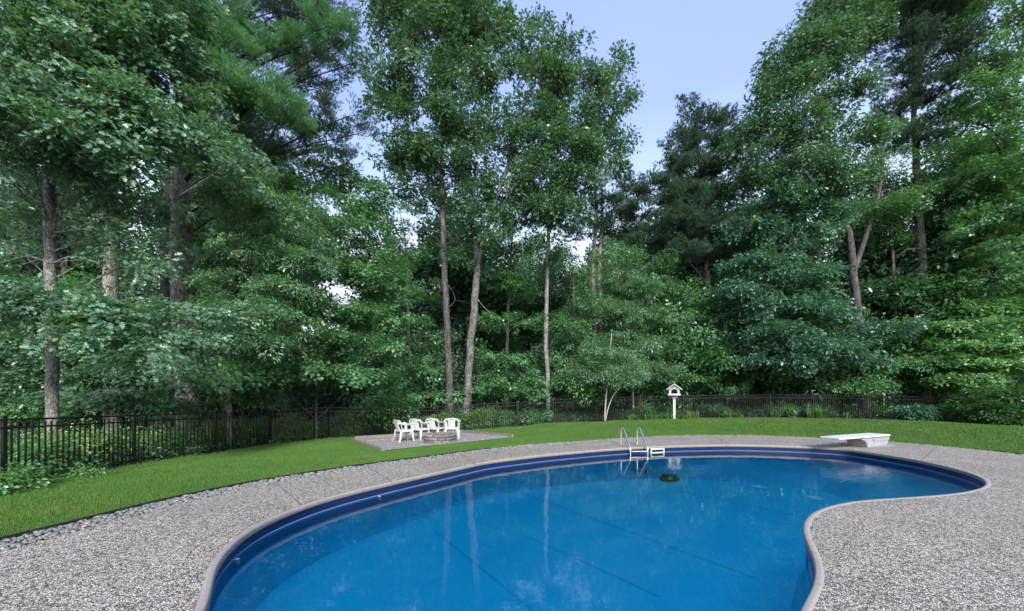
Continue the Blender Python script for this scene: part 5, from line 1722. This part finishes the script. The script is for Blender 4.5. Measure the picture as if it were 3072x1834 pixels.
tree('maple_tree', 'bright yellow green young maple with flat tiers near the fence at far right', None,
     [(2960, 1240, .06, 15), (2955, 1100, .05, 15), (2950, 980, .03, 15)],
     [(2950, 920, 80, 30, 15), (2880, 980, 90, 28, 14.8), (3010, 980, 90, 30, 14.6), (2920, 1030, 110, 26, 14.4), (3040, 1050, 80, 30, 14.2), (2860, 1080, 90, 24, 14.6), (2980, 1100, 100, 24, 14.2), (2890, 1130, 80, 20, 14.4)],
     'bright', 'bark_grey', dd=5.0, cr=0.42, per=7, size=0.95, flat=0.3, hollow=0.3)
tree('maple_tree', 'small round topped tree with pale foliage behind the fence left of the bird feeder', None,
     [(1900, 1240, .07, 20.4), (1895, 1100, .06, 20.4), (1880, 950, .04, 20.4)],
     [(1860, 850, 80, 40, 20.4), (1950, 870, 70, 40, 20.6), (1800, 930, 90, 40, 20), (1900, 950, 90, 40, 20), (1990, 960, 70, 36, 20.4), (1830, 1020, 90, 36, 19.8), (1930, 1040, 90, 36, 19.8), (1860, 1100, 100, 32, 19.6), (1960, 1110, 80, 30, 20), (1760, 1020, 70, 34, 20)],
     'beech', 'bark_grey', dd=2.2, dens=.8, cr=0.5, per=7, size=1.05, flat=0.5)
tree('maple_tree', 'maple with flat leaf tiers reaching toward the white bird feeder from its far side', None,
     [(2165, 1250, .08, 20.3), (2160, 1150, .07, 20.3), (2150, 1050, .04, 20.3)],
     [(2110, 1080, 90, 26, 20), (2200, 1100, 80, 26, 20), (2080, 1130, 70, 24, 19.8), (2150, 1160, 80, 22, 19.6), (2060, 1030, 80, 28, 20.2), (2180, 1020, 70, 26, 20.4)],
     'maple', 'bark_brown', dd=3.0, dens=.8, cr=0.5, per=7, size=1.1, flat=0.3)
tree('maple_tree', 'understorey maple filling the space right of the pale forked oak trunk', None,
     [(1520, 1250, .1, 21.5), (1522, 1000, .09, 21.5), (1530, 800, .06, 21.5), (1540, 680, .04, 21.5)],
     [(1540, 740, 80, 45, 21.2), (1480, 830, 60, 40, 21.4), (1570, 850, 70, 45, 21), (1500, 950, 70, 40, 21), (1580, 960, 60, 40, 20.8), (1490, 1060, 80, 36, 20.6), (1580, 1080, 70, 36, 20.4), (1520, 1130, 90, 30, 20), (1480, 1170, 70, 26, 19.6), (1600, 1180, 60, 26, 19.8)],
     'maple', 'bark_brown', dens=.62, cr=0.55, per=6, size=1.15, flat=0.35)
tree('maple_tree', 'understorey maple behind the thin straight oak trunk left of the small round topped tree', None,
     [(1720, 1250, .09, 22), (1722, 1000, .08, 22), (1720, 800, .05, 22)],
     [(1700, 800, 60, 40, 21.8), (1740, 900, 60, 40, 21.6), (1690, 960, 60, 40, 21.4), (1720, 1060, 70, 40, 21), (1680, 1130, 80, 32, 20.6), (1760, 1150, 70, 28, 20.4), (1800, 1190, 80, 24, 20.2), (1840, 760, 60, 34, 22), (1950, 790, 70, 34, 22.4)],
     'far_maple', 'bark_brown', dens=.62, cr=0.58, per=6, size=1.25, flat=0.4)
tree('maple_tree', 'leafy understorey tree between the tiered maple and the dark pine trunk', None,
     [(1230, 1250, .1, 20), (1228, 1050, .09, 20), (1220, 850, .06, 20)],
     [(1200, 640, 70, 40, 20), (1220, 760, 60, 40, 20), (1260, 870, 60, 40, 19.8), (1200, 960, 70, 40, 19.6), (1270, 1010, 60, 36, 19.4), (1210, 1080, 80, 34, 19), (1290, 1120, 60, 30, 18.8), (1180, 1160, 80, 28, 18.4), (1260, 1190, 70, 24, 18.2)],
     'maple', 'bark_brown', dens=.62, cr=0.55, per=6, size=1.1, flat=0.35)
# forked white sapling in front of the fence
sp_ = thing('birch_sapling', 'thin forked whitish sapling rising at the edge of the lawn left of the bird feeder', 'sapling', (W(1815, 1262, 18.9).x, 18.9, zg(W(1815, 1262, 18.9).x, 18.9)))
MB().tube(arc_pts([W(1814, 1266, 18.9), W(1816, 1220, 18.9), W(1822, 1150, 18.9), W(1828, 1080, 18.9), W(1835, 1000, 18.9)], 4), list(np.linspace(.045, .015, 17)), 7).build('stem', M['stem_pale'], sp_, smooth=True)
MB().tube(arc_pts([W(1815, 1266, 18.85), W(1826, 1220, 18.8), W(1845, 1180, 18.7), W(1875, 1155, 18.6)], 4), list(np.linspace(.036, .012, 13)), 7).build('stem', M['stem_pale'], sp_, smooth=True)
pp = [fill_lobe(np.array(W(px, py, d)), rx * d / F, rx * d / F, ry * d / F, 0.45, 6, 0.95, False, 0.4)[:3] for px, py, rx, ry, d in ((1830, 1060, 60, 28, 19.3), (1860, 1120, 60, 26, 19.2), (1815, 1130, 60, 22, 19.3), (1770, 1100, 50, 24, 19.4))]
crown_obj('crown', sp_, np.vstack([p[0] for p in pp]), np.vstack([p[1] for p in pp]), np.concatenate([p[2] for p in pp]), 'beech')


# ------------------------------------------------------------------ woods further back: four kinds of tree, copied
def proto(kind, name, bark, h, key, size, cr, per, spread, low=0.25, pine=False, label='x'):
    t = thing(name, label, 'tree')
    lean = rng.normal(0, .3)
    pts = [Vector((0, 0, -0.3)), Vector((lean * .2, 0, h * .3)), Vector((lean * .7, lean * .3, h * .65)), Vector((lean, lean * .5, h * .95))]
    r0 = h * 0.0105
    MB().tube(arc_pts(pts, 5), list(np.linspace(r0, r0 * .2, 16)), 8).build('trunk', M[bark], t, smooth=True)
    P_, R_, S_ = [], [], []
    nl = int(9 if pine else 13)
    for k in range(nl):
        f = low + (1 - low) * (k + 0.5) / nl
        rad = spread * (1.15 - f if pine else math.sin(math.pi * min(0.95, (f - low) / (1 - low) * 0.8 + 0.2)))
        a = rng.uniform(0, 6.28)
        c = np.array([math.cos(a) * rad * 0.55 + lean * f, math.sin(a) * rad * 0.55, h * f])
        q = fill_lobe(c, rad * 0.75, rad * 0.75, rad * 0.42, cr, per, size, pine, 0.5, 0.4, 0.72)
        P_.append(q[0]); R_.append(q[1]); S_.append(q[2])
        st = Vector((lean * f * .7, 0, h * f * 0.88))
        MB().tube([st, st.lerp(Vector(c), .5) + Vector((0, 0, .2)), Vector(c)], [r0 * .35, r0 * .25, r0 * .1], 5, caps=False).build('limb', M[bark], t, smooth=True)
    crown_obj('crown', t, np.vstack(P_), np.vstack(R_), np.concatenate(S_), key)
    return t


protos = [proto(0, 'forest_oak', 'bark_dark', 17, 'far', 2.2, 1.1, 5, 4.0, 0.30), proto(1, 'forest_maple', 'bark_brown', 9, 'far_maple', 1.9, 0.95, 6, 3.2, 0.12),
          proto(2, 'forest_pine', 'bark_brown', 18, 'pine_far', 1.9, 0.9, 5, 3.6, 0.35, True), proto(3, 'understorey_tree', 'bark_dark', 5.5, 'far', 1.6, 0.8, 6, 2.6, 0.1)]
MARKS = [(155, 'the pale grey oak trunk'), (335, 'the half hidden dark trunk'), (550, 'the scaly white pine trunk'), (685, 'the slender beech'), (945, 'the tiered maple'),
         (1280, 'the white chairs'), (1400, 'the pale forked oak'), (1643, 'the thin straight oak'), (1792, 'the pine pair'), (1900, 'the small round topped tree'),
         (2023, 'the bird feeder'), (2120, 'the pointed pine'), (2330, 'the blue green oak'), (2570, 'the large forked oak'), (2770, 'the straight pine trunk'), (2985, 'the wide dark bush')]


def where(x, y):
    px = CX + x / y * F
    mpx, nm = min(MARKS, key=lambda q: abs(q[0] - px))
    off = px - mpx
    return ('straight behind ' if abs(off) < 28 else ('left of ' if off < 0 else 'right of ')) + nm


LABS = ['tall shadowed oak', 'leafy mid height maple', 'tall dark pine', 'low dark understorey tree']
GRPS = ['oaks in the woods', 'maples in the woods', 'pines in the woods', 'understorey trees in the woods']
used = [False] * 4


def place(k, x, y, s):
    o = protos[k] if not used[k] else copy_tree(protos[k])
    used[k] = True
    o.location = (x, y, zg(x, y)); o.rotation_euler = (0, 0, rng.uniform(0, 6.28)); o.scale = (s, s, s * rng.uniform(.9, 1.1))
    dd_ = math.hypot(x, y)
    tag(o, LABS[k] + (' at the front of' if dd_ < 22 else ' inside' if dd_ < 32 else ' deep inside') + ' the woods, ' + where(x, y), 'tree', GRPS[k])


def tri_dist(x, y):
    return math.hypot(x, y)


spots = []
# left woods, dense
for i in range(60):
    px = rng.uniform(-200, 1150); d = rng.uniform(15.5, 34)
    spots.append((px, d, rng.choice([0, 0, 1, 2, 3, 3])))
# centre, thinner so that light shows low between the trunks
for i in range(26):
    px = rng.uniform(1100, 1950); d = rng.uniform(25, 45)
    spots.append((px, d, rng.choice([1, 1, 3, 3, 3])))
for i in range(22):
    spots.append((rng.uniform(1180, 1520), rng.uniform(24, 40), rng.choice([1, 3, 3])))
for i in range(70):
    px = rng.uniform(1950, 3280); d = rng.uniform(23, 42)
    spots.append((px, d, rng.choice([0, 1, 1, 2, 3, 3])))
placed = []
fence_a = resample([(p.x, p.y) for p in fence_pts], 0.5, closed=False, it=0)
yard = np.vstack([fence_a, [(40, 18), (40, -20), (-9.3, -20)]])
spots = [(1210, 31, 0), (1345, 29, 0), (1425, 35, 0), (1475, 30, 1), (1560, 36, 0), (1700, 34, 0), (1820, 38, 0), (1900, 33, 1), (1760, 28, 1), (1130, 27, 1), (2060, 30, 0), (2110, 36, 0), (2160, 29, 0), (1990, 38, 0), (2690, 31, 0), (2790, 36, 0), (2880, 29, 0), (2960, 33, 0), (3060, 28, 0), (2630, 38, 1)] + spots
for px, d, k in spots:
    x = (px - CX) * d / F
    if inside(yard, np.array([[x, d]]))[0] or np.min(np.hypot(fence_a[:, 0] - x, fence_a[:, 1] - d)) < (3.4 if k != 3 else 3.0): continue
    if x < -9 and d < 14: continue
    if any((x - a) ** 2 + (d - b_) ** 2 < (1.6 if k == 3 else 2.6) ** 2 for a, b_ in placed): continue
    if 470 < px < 630 and d < 20: continue
    if d != int(d) and (1880 < px < 2260 or 850 < px < 1200) and k in (0, 2): k = 1 if d < 34 else 3
    if 900 < px < 1150 and k == 1: k = 3
    s = rng.uniform(0.8, 1.15)
    placed.append((x, d)); place(k, x, d, s)

# ------------------------------------------------------------------ shrubs and plants
def plant(name, label, x, y, lobes, key, cat, group=None, size=0.8, cr=0.2, per=6, stems=5, flat=0.5, stem='stem_green'):
    z0 = zg(x, y)
    t = thing(name, label, cat, (x, y, z0), group)
    P_, R_, S_ = [], [], []
    for (dx, dy, dz, rx, rz) in lobes:
        q = fill_lobe(np.array([x + dx, y + dy, z0 + dz]), rx, rx, rz, cr, per, size, False, flat, 0.3)
        P_.append(q[0]); R_.append(q[1]); S_.append(q[2])
        m = MB()
        for k in range(stems):
            e = q[3][rng.integers(len(q[3]))]
            b0 = Vector((x + rng.normal(0, .06), y + rng.normal(0, .06), z0 - 0.02))
            m.tube([b0, b0.lerp(Vector(e), .5) + Vector((0, 0, .05)), Vector(e)], [0.009, 0.007, 0.003], 4, caps=False)
        m.build('stems', M[stem], t, smooth=True)
    crown_obj('foliage', t, np.vstack(P_), np.vstack(R_), np.concatenate(S_), key)
    return t


def shrub_label(key, p):
    j = int(np.argmin([(q - Vector((p.x, p.y))).length for q in fence_pts]))
    return ('yellow green' if key == 'shrub' else 'mid green') + ' leafy shrub seen through the fence, ' + where(p.x, p.y)


# row of shrubs seen through the left fence
k = 0
for i in range(2, 46):
    f = i / 46 * 9.6
    j = int(f); a, b_ = fence_pts[j], fence_pts[min(j + 1, 11)]
    p = a.lerp(b_, f - j)
    nrm = Vector(((b_ - a).y, -(b_ - a).x)).normalized()
    p = p - nrm * rng.uniform(0.8, 1.5)
    hh = rng.uniform(0.4, 0.95)
    key = 'shrub' if rng.random() < 0.5 else 'shrub_green'
    plant('shrub', shrub_label(key, p), p.x, p.y,
          [(0, 0, hh * .6, rng.uniform(.28, .42), hh * .5), (rng.normal(0, .3), rng.normal(0, .3), hh * .4, .35, hh * .35)], key, 'shrub', 'yellow green shrubs along the fence' if key == 'shrub' else 'mid green shrubs along the fence', size=rng.uniform(.6, .85), cr=0.2, per=5)
plant('shrub', 'tall pale tipped shrub rising over the fence behind the white chairs', W(1150, 1300, 17).x, 17.0, [(0, 0, 1.2, .7, .35), (.5, 0, .9, .5, .4), (-.4, 0, .8, .5, .4), (.1, 0, 1.65, .45, .15)], 'shrub_green', 'shrub', size=1.25, cr=.3)
plant('hydrangea_bush', 'mound of broad green leaves in front of the fence at the left edge', W(60, 1400, 6.35).x, 6.2, [(-.2, 0, .32, .24, .09), (-.05, -.1, .2, .22, .09), (.1, -.12, .08, .14, .05)], 'shrub_green', 'bush', size=0.6, cr=.14, per=4, flat=.4)
plant('hydrangea_bush', 'low broad leafed plant at the fence foot right of the leaf mound', W(225, 1400, 7.4).x - .03, 7.45, [(-.1, 0, .11, .15, .06), (.12, .15, .10, .15, .05)], 'shrub_green', 'bush', size=0.45, cr=.10, per=3, flat=.35)
plant('rhododendron_bush', 'wide dark green bush before the fence at the far right lawn edge', W(2990, 1240, 17.6).x, 17.4, [(0, 0, 1.1, 1.1, .65), (-.9, 0, .75, .8, .55), (.9, 0, 1.2, 1.0, .7), (-.3, -.3, .45, .9, .4), (1.6, -.3, .8, .9, .6)], 'rhodo', 'bush', size=0.9, cr=.3, per=7, flat=.4)
plant('shrub', 'small bluish leafed shrub by the fence left of the wide dark bush', W(2735, 1250, 18.9).x, 18.95, [(0, 0, .5, .45, .25), (.3, 0, .35, .4, .2)], 'blue', 'bush', size=.75, cr=.2, per=6)
for px in (2140, 2330, 2440, 2580, 2640, 2850, 1950, 1700, 1600, 1500):
    x = (px - CX) * 21.6 / F
    plant('shrub', 'low green shrub shaded behind the far fence, ' + where(x, 21.4), x, 21.4 if px > 1660 else 19.4, [(0, 0, .4, .6, .3)], 'far_maple', 'shrub', 'shaded shrubs behind the far fence', size=.7, cr=.3, per=5)


def lily(label, x, y, n, ln, group='strap leafed lilies along the back edge of the lawn', spread=.3, mat='lily'):
    z0 = zg(x, y)
    vs, fs, sh = [], [], []
    for k in range(n):
        a = rng.uniform(0, 6.28); l = ln * rng.uniform(.6, 1.1); w_ = rng.uniform(.010, .018)
        bx_, by_ = rng.normal(0, spread * .4), rng.normal(0, spread * .3)
        out_ = rng.uniform(.3, 1.0)
        nb_ = len(vs)
        for s in range(6):
            t = s / 5
            r_ = out_ * l * t * .8; zz = l * (t * 1.1 - out_ * .9 * t * t)
            ww = w_ * (1 - t ** 2 * .95)
            cx_, cy_ = bx_ + math.cos(a) * r_, by_ + math.sin(a) * r_
            vs.append((cx_ - math.sin(a) * ww, cy_ + math.cos(a) * ww, zz)); vs.append((cx_ + math.sin(a) * ww, cy_ - math.cos(a) * ww, zz))
            sh += [t * .6 + rng.random() * .3] * 2
        for s in range(5):
            b0 = nb_ + 2 * s
            fs += [b0, b0 + 1, b0 + 3, b0 + 2]
    o = link('lily_clump', np_mesh('lily_clump', np.array(vs), np.array(fs), 4, M[mat], {'shade': np.array(sh)}))
    o.location = (x, y, z0)
    tag(o, label, 'plant', group)


M['lily'] = grass_mat('lily_leaf', (0.035, 0.13, 0.02), (0.06, 0.16, 0.03), (0.16, 0.30, 0.07))
for px in (1905, 1950, 1980, 2000, 2030, 2055, 2085):
    x = (px - CX) * 19.9 / F
    lily('clump of arching strap leaves at the foot of the bird feeder', x, 19.9 + rng.normal(0, .1), 60, .55, 'lily clumps around the bird feeder')
for px, lab in ((2175, 'clump of arching strap leaves right of the lilies round the bird feeder'), (2215, 'second clump of strap leaves right of the lilies round the bird feeder')):
    lily(lab, (px - CX) * 20 / F, 20.0, 70, .55)
lily('tall upright clump of grassy leaves against the back fence behind the diving board tip', (2455 - CX) * 20.1 / F, 20.1, 110, 1.0, spread=.5)
lily('small sparse clump of strap leaves at the lawn edge right of the tall grassy clump', (2530 - CX) * 19.7 / F, 19.6, 26, .55)
lily('ragged clump of pale strap leaves just left of the wide dark bush', (2830 - CX) * 18.6 / F, 18.5, 60, .7, spread=.6)
lily('few strap leaves sprouting at the lawn edge by the whitish sapling', (1900 - CX) * 19.4 / F, 19.4, 22, .4)

# ground cover beyond the fence
upts = []
while sum(len(u) for u in upts) < 9000:
    q = np.column_stack([rng.uniform(-28, 32, 4000), rng.uniform(6, 34, 4000)])
    ok = ~inside(lawn_outer, q)
    fx = np.array([(p.x, p.y) for p in fence_pts])
    ok &= ~inside(np.vstack([fx, [(40, 18), (40, -20), (-9.3, -20)]]), q)
    upts.append(q[ok])
upts = np.vstack(upts)[:9000]
zz = zl(upts[:, 0], upts[:, 1])
o = crown_obj('undergrowth', None, np.column_stack([upts, zz + rng.uniform(0, .25, len(upts))]),
              np.column_stack([rng.normal(0, .3, len(upts)), rng.normal(-.3, .3, len(upts)), rng.uniform(0, 6.28, len(upts))]), rng.uniform(.35, .8, len(upts)), 'far')
tag(o, 'low leafy undergrowth on the forest floor behind the fence', kind='stuff')
